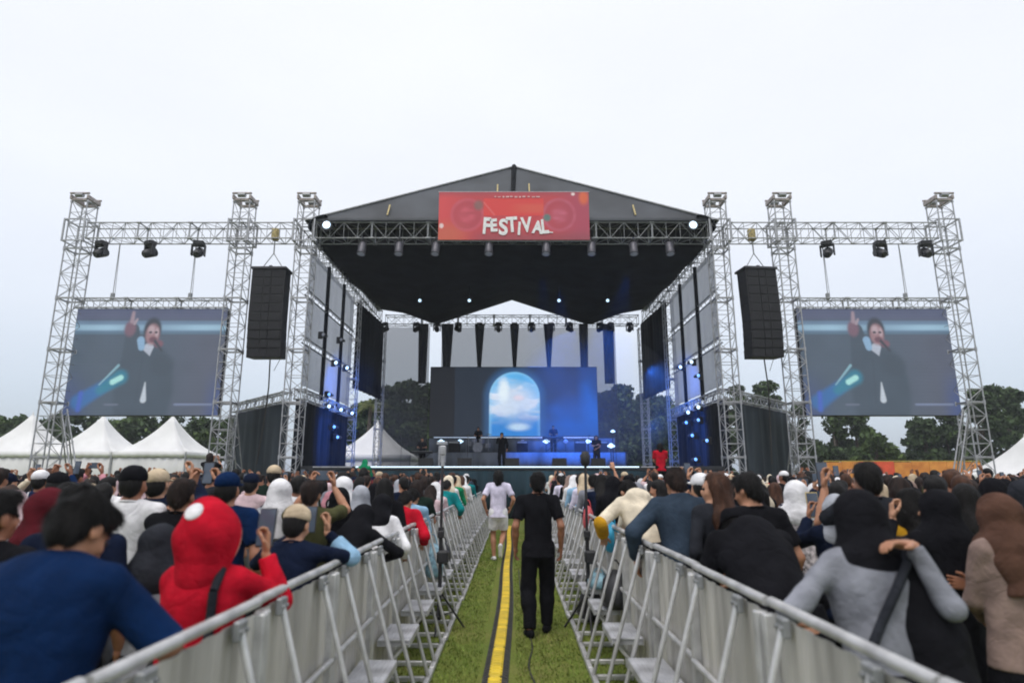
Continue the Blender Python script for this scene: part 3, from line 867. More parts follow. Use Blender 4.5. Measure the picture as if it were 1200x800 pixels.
la = line_array(10.60, 'tall black hanging speaker stack right of the stage roof'); la.rotation_euler = (R(-1.0), R(-1.2), R(9))

# ------------------------------------------------------------------ light fixtures
def moving_head(lens):
    t = thing('moving_light', '', 'stage light')
    obj('base', MB().box((0, 0, -.10), (.42, .34, .20), bev=.03), M['fixture'], t)
    yk = MB()
    for s in (-1, 1): yk.box((s * .25, 0, -.40), (.06, .18, .50), bev=.02)
    yk.box((0, 0, -.20), (.5, .2, .06))
    obj('yoke', yk, M['fixture'], t)
    rot = Matrix.Rotation(R(60), 3, 'X')
    h = MB().lathe([(.10, -.28), (.17, -.22), (.19, 0), (.20, .18), (.20, .26)], (0, 0, -.52), 12, rot)
    hd = obj('head', h, M['fixture'], t)
    lz = MB().lathe([(.165, .262), (.15, .285), (.001, .295)], (0, 0, -.52), 12, rot)
    obj('lens', lz, M[lens], hd)
    tag(t, group='moving lights'); return t
def par_can():
    t = thing('par_can', '', 'stage light')
    obj('clamp', MB().box((0, 0, -.06), (.08, .1, .16), bev=.02).tube((-.2, 0, -.14), (.2, 0, -.14), .02).tube((-.2, 0, -.14), (-.2, 0, -.42), .02).tube((.2, 0, -.14), (.2, 0, -.42), .02), M['fixture'], t)
    rot = Matrix.Rotation(R(165), 3, 'X')
    obj('can', MB().lathe([(.10, -.30), (.17, -.24), (.185, 0), (.19, .30), (.215, .33)], (0, 0, -.50), 12, rot), M['par_can'], t)
    obj('lens', MB().lathe([(.18, .325), (.12, .345), (.001, .35)], (0, 0, -.50), 12, rot), M['lamp_dim'], t)
    return t
PROTO = {}
def fixture(kind, lens, loc, label, group, rz=0.0, tilt=0.0, s=1.0):
    key = (kind, lens)
    if key not in PROTO:
        PROTO[key] = t = moving_head(lens) if kind == 'mh' else par_can()
    else:
        t = copy_tree(PROTO[key])
    t.location = loc; t.rotation_euler = (tilt, 0, rz); t.scale = (s, s, s)
    tag(t, label, 'stage light', group)
    return t
G2 = 'moving lights under the side trusses'
for sd, pxs in (('left', (120, 177, 234)), ('right', (968, 1030, 1083))):
    for k, px in enumerate(pxs):
        p = at(px, 280, YF)
        fixture('mh', 'lamp_dim', (p.x, YF, 11.78), f'black moving light hung from the high {sd} truss, {ORD[k]} from the left', G2, rz=R(180 + random.uniform(-40, 40)), s=1.05)
G3 = 'grey lamp cans under the front roof truss'
for k, px in enumerate((425, 468, 511, 573, 640, 693, 742, 784)):
    p = at(px, 290, YF - .3)
    fixture('par', 'lamp_dim', (p.x, YF - .38, 11.80), f'grey lamp can under the front roof truss, {ORD[k]} from the left', G3, rz=R(random.uniform(-15, 15)), s=.95)
G4 = 'moving lights under the rear truss'
for k, px in enumerate((451, 488, 512, 537, 562, 584, 603, 623, 646, 668, 703, 716, 738)):
    p = at(px, 385, 40.6)
    lit = px in (562, 603, 646)
    fixture('mh', 'lamp_white' if lit else 'lamp_dim', (p.x, 40.6, 11.72), f'{"lit white" if lit else "dark"} moving light under the rear truss, {ORD[k]} from the left', G4, rz=R(180 if lit else 180 + random.uniform(-50, 50)), tilt=R(-20 if lit else 0), s=.9)
# bright lamps on the roof corners
for sgn, sd in ((-1, 'left'), (1, 'right')):
    p = at(383 if sgn < 0 else 812, 264, YF - .55)
    t = thing('flood_lamp', f'bright white round flood lamp at the {sd} end of the front roof truss', 'stage light', tuple(p), 0, 'lit flood lamps on the roof corners')
    rot = Matrix.Rotation(R(90), 3, 'X')
    obj('housing', MB().lathe([(.10, -.30), (.19, -.2), (.22, 0), (.235, .05)], (0, 0, 0), 14, rot), M['fixture'], t)
    obj('lens', MB().lathe([(.17, .052), (.12, .07), (.001, .075)], (0, 0, 0), 14, rot), M['lamp_white'], t)
    obj('bracket', MB().tube((-.36, .1, 0), (-.36, .3, .4), .02).tube((.36, .1, 0), (.36, .3, .4), .02).tube((-.36, .3, .4), (.36, .3, .4), .02), M['fixture'], t)
# lamps in the black ceiling
for k, px in enumerate((492, 550, 655, 712)):
    p = at(px, 352, 33)
    t = thing('ceiling_lamp', f'small lit lamp in the black ceiling, {ORD[k]} from the left', 'stage light', (p.x, 33, p.z), 0, 'small lamps in the black ceiling')
    rot = Matrix.Rotation(R(110), 3, 'X')
    obj('housing', MB().lathe([(.08, -.25), (.13, 0), (.14, .03)], (0, 0, 0), 12, rot), M['fixture'], t)
    obj('lens', MB().lathe([(.085, .032), (.05, .045), (.001, .047)], (0, 0, 0), 12, rot), M['lamp_white'], t)
    obj('drop_rod', MB().tube((0, .1, .05), (0, .1, .8), .02, n=5), M['fixture'], t)
# blue-white lamps on both stage sides
def spot(name, loc, target, color, energy, size, blend=.6):
    d = bpy.data.lights.new(name, 'SPOT'); d.energy = energy; d.color = color; d.spot_size = R(size); d.spot_blend = blend; d.shadow_soft_size = .15
    o = bpy.data.objects.new(name, d); col.objects.link(o); o.location = loc
    o.rotation_euler = (Vector(target) - Vector(loc)).to_track_quat('-Z', 'Y').to_euler()
    return o
side_l = [(394, 425, 1), (407, 431, 1), (386, 462, .6), (386, 476, 1), (400, 480, 1), (413, 484, .9), (392, 500, .4), (396, 512, .4), (379, 392, .3), (400, 398, .3)]
side_r = [(797, 430, 1), (810, 424, 1), (818, 440, .5), (806, 483, 1), (818, 477, 1), (804, 495, .7), (818, 492, .7), (811, 510, .4), (828, 516, .5), (815, 538, .4)]
for sd, lst, sgn in (('left', side_l, -1), ('right', side_r, 1)):
    for k, (px, py, b) in enumerate(lst):
        d_ = ray(px, py); X = sgn * 8.75
        Y = X / d_.x * d_.y; Y = min(max(Y, 27.5), 36)
        p = at(px, py, Y)
        if py < 430: lamp = 'lamp_white'
        lamp = 'lamp_white' if b > .8 else ('lamp_blue' if b > .35 else 'lamp_dim')
        t = thing('side_lamp', f'{"bright" if b > .8 else "dim"} blue white lamp, {ORD[k]} from the top on the {sd} side of the stage', 'stage light', tuple(p), 0, 'blue white lamps on the stage sides')
        rot = Matrix.Rotation(R(90), 3, 'X') @ Matrix.Rotation(R(12 * sgn), 3, 'Y')
        s = .085 if b > .8 else .07
        obj('housing', MB().lathe([(s * .7, -.35), (s * 1.15, -.2), (s * 1.2, 0), (s * 1.25, .03)], (0, 0, 0), 12, rot), M['fixture'], t)
        obj('lens', MB().lathe([(s * 1.1, .032), (s * .7, .05), (.001, .055)], (0, 0, 0), 12, rot), M[lamp], t)
        obj('bracket', MB().box((sgn * .17, .12, 0), (.22, .08, .35), bev=.02), M['fixture'], t)
    c = Vector((sgn * 8.2, 31.5, 6.6))
    spot('stage_blue_side', (sgn * 6.8, 30.5, 6.9), (sgn * 9.2, 32.5, 5.0), (.03, .20, 1.0), 900, 120)
    spot('stage_blue_side', (sgn * 6.6, 30.0, 4.0), (sgn * 9.2, 32.0, 3.5), (.03, .20, 1.0), 600, 120)
spot('stage_blue_wash', (2.5, 31.5, 11.2), (3.2, 35.5, 2.1), (.015, .17, 1.0), 6500, 44)
spot('stage_blue_wash', (5.6, 29.0, 11.2), (4.4, 37, 3.2), (.015, .17, 1.0), 9500, 40)
spot('stage_blue_wash', (1.5, 29.0, 11.2), (1.9, 35, 2.4), (.015, .17, 1.0), 6500, 30)
spot('stage_blue_wash', (1.2, 40.2, 11.3), (2.6, 30.5, 2.1), (.02, .20, 1.0), 5000, 34)
# ------------------------------------------------------------------ trees
def leaf_cloud(centers, radii, per, size, r):
    """many small leaf faces inside ellipsoidal clumps"""
    Vs = []
    for (c, rd) in zip(centers, radii):
        n = per
        d = r.normal(size=(n, 3)); d /= np.linalg.norm(d, axis=1)[:, None]
        rad = r.random(n) ** .4
        P = np.asarray(c) + d * rad[:, None] * np.asarray(rd)
        a = r.normal(size=(n, 3)); a /= np.linalg.norm(a, axis=1)[:, None]
        b = np.cross(a, r.normal(size=(n, 3))); b /= np.linalg.norm(b, axis=1)[:, None] + 1e-9
        s = size * r.uniform(.6, 1.5, n)[:, None]
        Vs.append(np.stack([P - a * s, P + b * s * .55, P + a * s, P - b * s * .55], 1))
    V = np.concatenate(Vs).reshape(-1, 3)
    return V, np.arange(len(V)).reshape(-1, 4)
def make_tree(name, label, x, y, h, w, mats, seed, group, per=150, leaf=.22, low=.28, nclump=22):
    r = np.random.default_rng(seed); rr = random.Random(seed)
    t = thing(name, label, 'tree', (x, y, 0), 0, group)
    tr = MB(); pts = [Vector((0, 0, 0))]
    for k in range(1, 6):
        pts.append(Vector((rr.uniform(-.12, .12) * k * .5, rr.uniform(-.12, .12) * k * .5, h * .75 * k / 5)))
    for k in range(5): tr.tube(pts[k], pts[k + 1], .028 * h * (1 - k * .17), .028 * h * (1 - (k + 1) * .17), n=7)
    C, Rd = [], []
    for k in range(nclump):
        a = rr.uniform(0, 6.28); f = rr.uniform(0, 1)
        zz = h * (low + (1 - low) * (.08 + .84 * f))
        prof = math.sin(math.pi * (.18 + .74 * f)) ** .7
        rad = w / 2 * prof * rr.uniform(.25, .95)
        c = (math.cos(a) * rad, math.sin(a) * rad, zz)
        C.append(c); s = w * rr.uniform(.12, .22); Rd.append((s, s, s * rr.uniform(.55, .8)))
        if k < 9: tr.tube(pts[2 + k % 3], c, .010 * h, .003 * h, n=5)
    obj('trunk', tr, M['bark'], t)
    V, F = leaf_cloud(C, Rd, per, leaf, r)
    mi = np.repeat(r.integers(0, len(mats), nclump), per)
    flip = r.random(len(F)) < .25
    mi = np.where(flip, r.integers(0, len(mats), len(F)), mi)
    obj('crown', mesh_np('crown', V, F, [M[m] for m in mats], mi, False), parent=t)
    return t
DK, MD, LT = 'leaf_dark', 'leaf_mid', 'leaf_light'
# hedge of trees behind the white tents
for k in range(9):
    px = -20 + k * 36 + random.uniform(-6, 6); Y = 60 + random.uniform(-2, 5)
    p = at(px, 520, Y); top = at(px, 484 + random.uniform(-6, 6), Y).z
    make_tree('broadleaf_tree', f'green tree in the row behind the white tents, {ORD[k]} from the left', p.x, Y, top, 5.2, [MD, DK, MD, LT] if k % 3 else [DK, MD], 100 + k, 'trees behind the white tents', per=170, leaf=.26, low=.12)
# tall dark trees behind the stage back, left and right
for k, (px, top, Y, w) in enumerate(((428, 470, 56, 4.5), (452, 446, 58, 5), (474, 442, 57, 5), (496, 447, 60, 5), (520, 452, 60, 5), (716, 452, 60, 5.5), (734, 447, 57, 5.5), (762, 455, 58, 6), (776, 462, 62, 6), (790, 470, 60, 5), (838, 482, 62, 5))):
    p = at(px, 520, Y); top = at(px, top, Y).z
    make_tree('broadleaf_tree', f'dark tree seen through the back of the stage, {ORD[k]} from the left', p.x, Y, top, w, [DK, DK, MD], 200 + k, 'trees behind the stage', per=260, leaf=.27, low=.02, nclump=40)
for k, (px, top) in enumerate(((430, 492), (452, 486), (476, 490), (500, 492), (716, 490), (742, 488), (768, 486), (792, 494))):
    p = at(px, 520, 54.0); top = at(px, top, 54.0).z
    make_tree('bushy_shrub', f'dark bushy shrub low behind the stage, {ORD[k]} from the left', p.x, 54.0 + (k % 2) * .8, top, 4.6, [DK, DK, MD], 260 + k, 'shrubs behind the stage', per=200, leaf=.26, low=.0, nclump=26)
# trees behind the right wing and under the right screen
for k, (px, top, Y, w, ms, lo) in enumerate(((868, 448, 66, 4.2, [MD, DK], .3), (903, 443, 66, 5.2, [MD, DK, MD], .2), (936, 470, 68, 4, [DK, MD], .1), (978, 455, 60, 5.5, [DK, DK, MD], .1), (1006, 462, 60, 5.0, [DK, MD], .1), (1024, 500, 52, 3.6, [LT, MD, LT], .1), (1042, 517, 55, 2.4, [DK, MD], .1), (1085, 486, 58, 4.6, [DK, DK, MD], .22), (1112, 480, 58, 4.6, [DK, MD], .2), (1150, 452, 54, 5.2, [DK, DK, MD], .2), (1180, 445, 56, 5.0, [DK, MD, DK], .1), (1216, 470, 58, 5, [DK, MD], .1))):
    p = at(px, 520, Y); top = at(px, top, Y).z
    desc = {5: 'bright green bushy tree under the right video screen', 6: 'small dark narrow tree right of the bright green one', 9: 'big dark tree just right of the outermost right tower'}.get(k, f'dark green tree on the right behind the rig, {ORD[k]} from the left')
    make_tree('broadleaf_tree', desc, p.x, Y, top, w, ms, 300 + k, 'trees on the right behind the rig', per=170, leaf=.24, low=lo)
def palm(x, y, h):
    t = thing('palm_tree', 'yellow green palm fronds left of the small tent inside the stage', 'palm', (x, y, 0))
    tr = MB()
    for k in range(6): tr.tube((.05 * k, 0, h * k / 6), (.05 * (k + 1), 0, h * (k + 1) / 6), .15, .14, n=8)
    obj('trunk', tr, M['bark'], t)
    for k in range(13):
        a = k * 2.399; rr = random.Random(k); L_ = rr.uniform(1.5, 2.1); el = rr.uniform(.15, .95)
        mb = MB(); prev = Vector((.3, 0, h)); n = 11
        for i in range(1, n + 1):
            f = i / n
            p = Vector((.3 + math.cos(a) * L_ * f * math.cos(el * .6), math.sin(a) * L_ * f * math.cos(el * .6), h + L_ * f * math.sin(el) - 1.1 * L_ * f * f * .7))
            mb.tube(prev, p, .02, n=4)
            d = (p - prev).normalized(); side = d.cross(Vector((0, 0, 1))).normalized()
            for s in (-1, 1):
                for q in (0, .5):
                    b = prev.lerp(p, q); ll = .62 * (1 - .6 * f)
                    tip = b + side * s * ll + d * .3 - Vector((0, 0, .22 * ll * 2))
                    mb.add([b, b + d * .06, tip, b + d * .03 + Vector((0, 0, .012))], [(0, 1, 2), (0, 3, 2), (3, 1, 2)])
            prev = p
        obj('frond', mb, M['palm_leaf'], t)
p = at(428, 520, 50); palm(p.x, 50, at(428, 476, 50).z)

# ------------------------------------------------------------------ pagoda tents
def tent(x, y, w, heave, hpeak, label, group='white pagoda tents', walls=True, rz=0):
    t = thing('pagoda_tent', label, 'tent', (x, y, 0), rz, group)
    n = 10; h = w / 2
    for q in range(4):
        Rm = Matrix.Rotation(q * math.pi / 2, 3, 'Z'); P = []
        for i in range(n + 1):
            f = i / n; rad = h * (1 - f) + .05 * f
            z = heave + (hpeak - heave) * (f ** 2.1 * .62 + f * .38)
            row = []
            for j in range(7):
                g = -1 + 2 * j / 6
                row.append(Rm @ Vector((g * rad, -rad, z - .16 * (1 - g * g) * math.sin(math.pi * f) * .7)))
            P.append(row)
        obj('roof_panel', MB().sheet(P, .012), M['white_tent'], t)
        V = [[Rm @ Vector((-h + w * j / 16, -h - .015, heave + .04 - (.34 + (.05 if j % 2 else 0)) * i)) for j in range(17)] for i in range(2)]
        obj('valance', MB().sheet(V, .012), M['white_tent'], t)
        if walls and q != 2:
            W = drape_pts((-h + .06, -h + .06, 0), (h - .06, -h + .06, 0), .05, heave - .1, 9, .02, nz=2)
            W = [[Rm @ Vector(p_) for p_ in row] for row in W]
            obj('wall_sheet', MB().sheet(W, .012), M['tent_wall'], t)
    for sx in (-1, 1):
        for sy in (-1, 1): obj('pole', MB().tube((sx * (h - .02), sy * (h - .02), 0), (sx * (h - .02), sy * (h - .02), heave), .045, n=8), M['alu'], t)
    obj('finial', MB().lathe([(.09, hpeak - .1), (.06, hpeak + .08), (.02, hpeak + .22)], n=8), M['white_tent'], t)
YT = 43.0
zp, ze = at(100, 488, YT).z, at(100, 531, YT).z
for k, px in enumerate((-48, 33, 117, 199)):
    p = at(px, 520, YT)
    tent(p.x, YT + (k % 2) * .02, 4.75, ze, zp + (.1 if k == 1 else 0), f'white pagoda tent behind the crowd left of the stage, {ORD[k]} from the left')
p = at(1204, 530, 40); tent(p.x, 40, 5.6, at(1204, 556, 40).z, at(1204, 512, 40).z, 'white pagoda tent at the far right edge of the field', rz=R(12))
p = at(441, 530, 47); tent(p.x, 47, 6.0, at(441, 535, 47).z, at(441, 495, 47).z, 'white pagoda tent seen through the left of the stage')

# ------------------------------------------------------------------ orange hoarding
def hoarding():
    Y = 46.0; x0, x1 = at(966, 545, Y).x, at(1150, 545, Y).x; h = at(1050, 540.5, Y).z
    t = thing('orange_hoarding', 'long orange hoarding with one red panel below the right trees', 'hoarding', (x0, Y, 0))
    n = 9; w = (x1 - x0) / n
    for k in range(n):
        red = k in (2, 3)
        o = obj('panel', MB().box((w * (k + .5), 0, h / 2), (w - .02, .06, h - (.10 if k % 4 == 0 else 0)), bev=.01), M['orange_red' if red else 'orange'], t)
        if red: tag(o, 'red panel')
        obj('post', MB().tube((w * k, .1, 0), (w * k, .1, h + .05), .04), M['alu_dark'], t)
    obj('top_rail', MB().box((w * n / 2, .0, h + .03), (w * n, .08, .05)), mat('hoarding_top', (.55, .42, .08), .6), t)
hoarding()

# ------------------------------------------------------------------ crowd barriers
BX, BH, FX, PIT = 1.045, 1.155, .69, 1.05
def barrier_proto():
    """local frame: audience side is -X ... aisle side +X; runs along +Y from 0 to PIT; origin under the top rail"""
    t = thing('crowd_barrier', '', 'crowd barrier')
    P = []
    nr = 43
    for k in range(2):
        row = []
        for i in range(nr):
            f = i / (nr - 1); y = .02 + f * (PIT - .04)
            d = .006 if (int(f * 14) % 2) else -.004
            row.append((d, y, .06 + (BH - .10) * k))
        P.append(row)
    o = obj('panel', MB().sheet(P, .006), M['barrier'], t)
    o.data.polygons.foreach_set('use_smooth', [False] * len(o.data.polygons))
    tr = MB().tube((0, .006, BH), (0, PIT - .006, BH), .020, n=12)
    obj('top_rail', tr, M['barrier_tube'], t)
    for y in (.03, PIT - .03): obj('upright', MB().box((.022, y, BH / 2), (.05, .045, BH - .08), bev=.006), M['barrier_tube'], t)
    w = BX - FX
    for y in (.20, .80):
        b = MB().tube((.03, y, BH - .03), (w, y, .05), .0155, n=8)
        obj('brace', b, M['barrier_tube'], t)
        obj('bracket', MB().box((.035, y, BH - .055), (.03, .075, .07), bev=.006).tube((.05, y - .024, BH - .055), (.058, y - .024, BH - .055), .009, n=6).tube((.05, y + .024, BH - .055), (.058, y + .024, BH - .055), .009, n=6), M['alu_dark'], t)
    obj('mid_rail', MB().tube((.04, .03, .66), (.04, PIT - .03, .66), .018, n=8), M['barrier_tube'], t)
    obj('foot_rail', MB().box((w, PIT / 2, .025), (.045, PIT - .01, .045), bev=.006), M['barrier_tube'], t)
    for y in (.20, .80):
        obj('floor_tie', MB().box((w / 2, y, .025), (w - .05, .04, .04), bev=.005), M['barrier_tube'], t)
    st = MB().box((.155, .5, .45), (.24, .52, .018), bev=.004)
    for y in (.26, .74): st.box((.155, y, .425), (.24, .02, .035))
    st.box((.272, .5, .43), (.012, .52, .045)).box((.04, .5, .43), (.012, .52, .045))
    for k in range(7): st.box((.07 + k * .028, .5, .461), (.008, .47, .004))
    obj('step_plate', st, M['step'], t)
    for y in (.24, .76): obj('step_strut', MB().tube((.26, y, .43), (.05, y, .20), .012), M['barrier_tube'], t)
    return t
bp_ = barrier_proto(); first = True
NB = 20
for sgn, sd in ((-1, 'left'), (1, 'right')):
    for k in range(NB):
        t = bp_ if first else copy_tree(bp_)
        first = False
        y = .62 + k * PIT
        j = random.uniform(-.012, .012)
        if sgn < 0: t.location = (-BX + j, y, 0); t.rotation_euler = (0, 0, R(random.uniform(-.5, .5)))
        else: t.location = (BX + j, y + PIT, 0); t.rotation_euler = (0, 0, R(180 + random.uniform(-.5, .5)))
        tag(t, f'grey metal crowd barrier section, {ORD[k]} from the camera in the row {sd} of the aisle', 'crowd barrier', f'crowd barrier sections {sd} of the aisle')

# ------------------------------------------------------------------ yellow cable ramp down the aisle
def ramp_x(y): return -.175 + .095 * (1 - math.exp(-(y - 3) / 4.0)) + .012 * math.sin(y * .9)
def cable_proto():
    t = thing('cable_ramp', '', 'cable ramp')
    L_ = .90
    b = MB()
    prof = [(-.110, 0), (-.108, .008), (-.050, .034), (.050, .034), (.108, .008), (.110, 0)]
    pts = [(x, y, z) for y in (.004, L_ - .004) for x, z in prof]
    n = len(prof)
    b.add(pts, [(i, i + 1, n + i + 1, n + i) for i in range(n - 1)] + [tuple(range(n))[::-1], tuple(range(n, 2 * n))])
    for k in range(12):
        for s in (-1, 1): b.box((s * .080, .06 + k * .07, .023), (.040, .018, .008), Matrix.Rotation(s * R(24), 3, 'Y'))
    obj('base', b, M['rubber'], t)
    l = MB().box((0, L_ / 2, .045), (.086, L_ - .012, .014), bev=.004)
    for k in range(11):
        l.box((.048, .06 + k * .078, .045), (.018, .04, .012)); l.box((-.046, .06 + k * .078, .045), (.012, .04, .012))
        l.box((0, .06 + k * .078, .053), (.066, .012, .003))
    obj('lid', l, M['yellow'], t)
    return t
cp_ = cable_proto(); y = 2.9
for k in range(21):
    t = cp_ if k == 0 else copy_tree(cp_)
    x0, x1 = ramp_x(y), ramp_x(y + .9)
    t.location = (x0, y, .002); t.rotation_euler = (0, 0, -math.atan2(x1 - x0, .9))
    tag(t, f'yellow lidded black cable ramp segment, {ORD[k]} from the camera down the aisle', 'cable ramp', 'yellow cable ramp segments')
    y += .903
def ground_cable(name, label, pts, r=.009):
    mb = MB(); out = []
    P = [Vector((a, b, r)) for a, b in pts]
    for i in range(len(P) - 1):
        p0, p1, p2, p3 = P[max(i - 1, 0)], P[i], P[i + 1], P[min(i + 2, len(P) - 1)]
        for k in range(8):
            t_ = k / 8
            out.append(.5 * ((2 * p1) + (p2 - p0) * t_ + (2 * p0 - 5 * p1 + 4 * p2 - p3) * t_ ** 2 + (3 * p1 - p0 - 3 * p2 + p3) * t_ ** 3))
    out.append(P[-1]); mb.path(out, r, 6)
    tag(obj(name, mb, M['cable']), label, 'cable')
ground_cable('ground_cable', 'thin black cable lying on the grass behind the walking man in black', [(.24, 2.6), (.20, 4.2), (.215, 5.2), (.15, 6.0), (.20, 6.7), (.17, 7.6), (.13, 9), (.12, 12)])


# ------------------------------------------------------------------ tripod poles beside the aisle
def tripod(x, y, h, label, topkind):
    t = thing('pole_stand', label, 'stand', (x, y, 0), 0, 'thin dark pole stands beside the aisle')
    obj('pole', MB().tube((0, 0, .12), (0, 0, h * .55), .022, n=8).tube((0, 0, h * .55), (0, 0, h), .016, n=8).tube((0, 0, h * .53), (0, 0, h * .57), .032, n=8), M['black'], t)
    obj('clamp', MB().box((0, 0, 1.02), (.07, .09, .08), bev=.01), M['black'], t)
    obj('control_box', MB().box((.03, -.03, .78), (.13, .12, .14), bev=.02), M['black'], t)
    for k in range(3):
        a = k * 2.094 + .5
        obj('leg', MB().tube((0, 0, .42), (math.cos(a) * .30, math.sin(a) * .30, .015), .012, n=6).tube((0, 0, .16), (math.cos(a) * .17, math.sin(a) * .17, .19), .008, n=5), M['black'], t)
    if topkind == 'white':
        obj('head', MB().box((0, 0, h + .03), (.075, .05, .11), bev=.012).box((0, 0, h - .09), (.04, .04, .13), bev=.008), M['alu'], t)
    else:
        obj('head', MB().lathe([(.03, -.08), (.055, -.04), (.06, .04), (.03, .09)], (0, 0, h + .05), 10), M['black'], t)
tripod(-.80, 7.35, 1.92, 'thin dark pole stand with a pale top left of the aisle', 'white')
tripod(.845, 7.35, 1.80, 'thin black pole stand with a dark round top right of the aisle', 'black')

# ------------------------------------------------------------------ bags on the barriers
def bag(name, label, cat, loc, size, m, seed, hang=True):
    r = random.Random(seed)
    t = thing(name, label, cat, loc)
    n = 12; P = []
    sx, sy, sz = size
    mb = MB(); vs = []; fs = []
    prof = [(.55, 0), (.9, .06), (1.0, .25), (.96, .5), (.8, .75), (.5, .92), (.12, 1.0)]
    for q, (a, z) in enumerate(prof):
        for i in range(n):
            th = 2 * math.pi * i / n
            k = a * (1 + r.uniform(-.10, .10))
            vs.append((math.cos(th) * sx / 2 * k, math.sin(th) * sy / 2 * k, z * sz))
    for q in range(len(prof) - 1):
        for i in range(n): fs.append((q * n + i, q * n + (i + 1) % n, (q + 1) * n + (i + 1) % n, (q + 1) * n + i))
    mb.add(vs, fs, True); mb.add(vs[:n], [tuple(range(n))[::-1]]); mb.add(vs[-n:], [tuple(range(n))])
    obj('sack', mb, m, t)
    hd = MB(); prev = None
    for k in range(9):
        a = math.pi * k / 8
        p = Vector((math.cos(a) * sx * .22, 0, sz * .9 + math.sin(a) * sz * .35))
        if prev: hd.tube(prev, p, .008, n=5)
        prev = p
    obj('handle', hd, m, t)
bag('plastic_bag', 'crumpled pale blue plastic bag on the barrier step left of the aisle', 'bag', (-.985, 8.05, .462), (.30, .34, .40), M['plastic_pale'], 1)
bag('plastic_bag', 'bright cyan blue bag hung over the right barrier beside the white hoodie', 'bag', (1.03, 6.75, .90), (.17, .34, .30), M['plastic_blue'], 2)
bag('cloth_bag', 'small red bag hung over the right barrier near the dark pole', 'bag', (1.03, 8.75, .97), (.15, .28, .30), M['plastic_red'], 3)
bag('backpack', 'black backpack lying on a barrier step right of the aisle', 'bag', (.965, 6.2, .462), (.26, .42, .34), M['black'], 4)
bag('backpack', 'black bag on the grass under the right barrier beside the pale blue cloth', 'bag', (.93, 7.9, .0), (.30, .42, .40), M['black'], 5)
bag('backpack', 'black bag standing on the barrier step left of the aisle behind the pale blue bag', 'bag', (-.97, 9.15, .462), (.24, .36, .30), M['black'], 6)
bag('cloth_bundle', 'pale blue cloth bundle on a barrier step right of the aisle', 'bundle', (.955, 7.3, .462), (.24, .40, .16), M['plastic_pale'], 7)

# ------------------------------------------------------------------ things on the stage
ZD = 2.08; ZR = ZD + .90
def drum_kit(x, y):
    t = thing('drum_kit', 'dark drum kit with cymbals on the rear deck under the screen', 'drum kit', (x, y, ZR))
    rx = Matrix.Rotation(R(90), 3, 'X')
    obj('bass_drum', MB().lathe([(.28, -.2), (.29, -.2), (.29, .2), (.28, .2)], (0, 0, .30), 18, rx), M['drum'], t)
    for dx, dy, z, r_ in ((-.2, .05, .68, .15), (.2, .05, .68, .16), (.5, .4, .45, .2), (-.45, .4, .55, .17)):
        obj('drum', MB().lathe([(r_, -.12), (r_, .12)], (dx, dy, z), 14), M['drum'], t)
    for dx, dy, z in ((-.55, 0, 1.0), (.6, 0, 1.05), (-.7, .4, .8)):
        c = obj('cymbal', MB().lathe([(.22, 0), (.21, .006), (.05, .03), (.01, .05)], (dx, dy, z), 16), M['cymbal'], t)
        obj('stand', MB().tube((dx, dy, 0), (dx, dy, z), .012), M['alu'], c)
def keyboard(x, y, label, z=ZR):
    t = thing('keyboard', label, 'keyboard', (x, y, z), 0, 'keyboards on the stage')
    obj('body', MB().box((0, 0, .86), (1.2, .34, .10), bev=.015), M['black'], t)
    obj('keys', MB().box((0, .05, .915), (1.1, .16, .015)), M['wood_key'], t)
    obj('stand', MB().tube((-.45, 0, .02), (.45, 0, .80), .02).tube((.45, .04, .02), (-.45, .04, .80), .02).box((-.45, 0, .02), (.04, .4, .03)).box((.45, 0, .02), (.04, .4, .03)), M['fixture'], t)
def amp(x, y, z, label, h=.7):
    t = thing('amplifier', label, 'amplifier', (x, y, z), 0, 'amplifiers on the stage')
    obj('body', MB().box((0, 0, h / 2), (.66, .36, h), bev=.02), M['black'], t)
    obj('grille', MB().box((0, -.185, h * .42), (.58, .012, h * .7), bev=.005), M['grille'], t)
    obj('panel', MB().box((0, -.185, h * .88), (.58, .012, h * .14)), M['alu_dark'], t)
def monitor(x, y, label):
    t = thing('stage_monitor', label, 'speaker', (x, y, ZD), 0, 'wedge monitors along the stage edge')
    mb = MB().add([(-.3, -.22, 0), (.3, -.22, 0), (.3, .22, 0), (-.3, .22, 0), (-.3, -.22, .34), (.3, -.22, .34), (.3, .12, .10), (-.3, .12, .10), ], [(3, 2, 1, 0), (0, 1, 5, 4), (4, 5, 6, 7), (7, 6, 2, 3), (1, 2, 6, 5), (0, 3, 7, 4)])
    obj('body', mb, M['speaker'], t)
    obj('grille', MB().box((0, -.03, .235), (.52, .36, .012), Matrix.Rotation(R(-35), 3, 'X')), M['grille'], t)
def mic_stand(x, y, z, label):
    t = thing('microphone_stand', label, 'microphone stand', (x, y, z), 0, 'microphone stands on the stage')
    obj('base', MB().lathe([(.13, 0), (.13, .02), (.03, .04)], n=14), M['fixture'], t)
    obj('pole', MB().tube((0, 0, .03), (0, 0, 1.5), .012).tube((0, .1, 1.48), (0, -.25, 1.58), .009), M['fixture'], t)
    obj('microphone', MB().tube((0, -.25, 1.58), (0, -.40, 1.62), .018).lathe([(.01, -.03), (.03, 0), (.01, .03)], (0, -.42, 1.625), 8), M['black'], t)
def X_(px, Y): return at(px, 530, Y).x
drum_kit(X_(560, 36.3), 36.3)
keyboard(X_(648, 36.2), 36.2, 'black keyboard on a crossed stand on the rear deck, right of the singer')
keyboard(X_(494, 34.0), 34.0, 'black keyboard on a crossed stand at the left of the stage', ZD)
for k, px in enumerate((532, 612, 680, 706)):
    amp(X_(px, 36.6), 36.6, ZR, f'black amplifier cabinet on the rear deck, {ORD[k]} from the left')
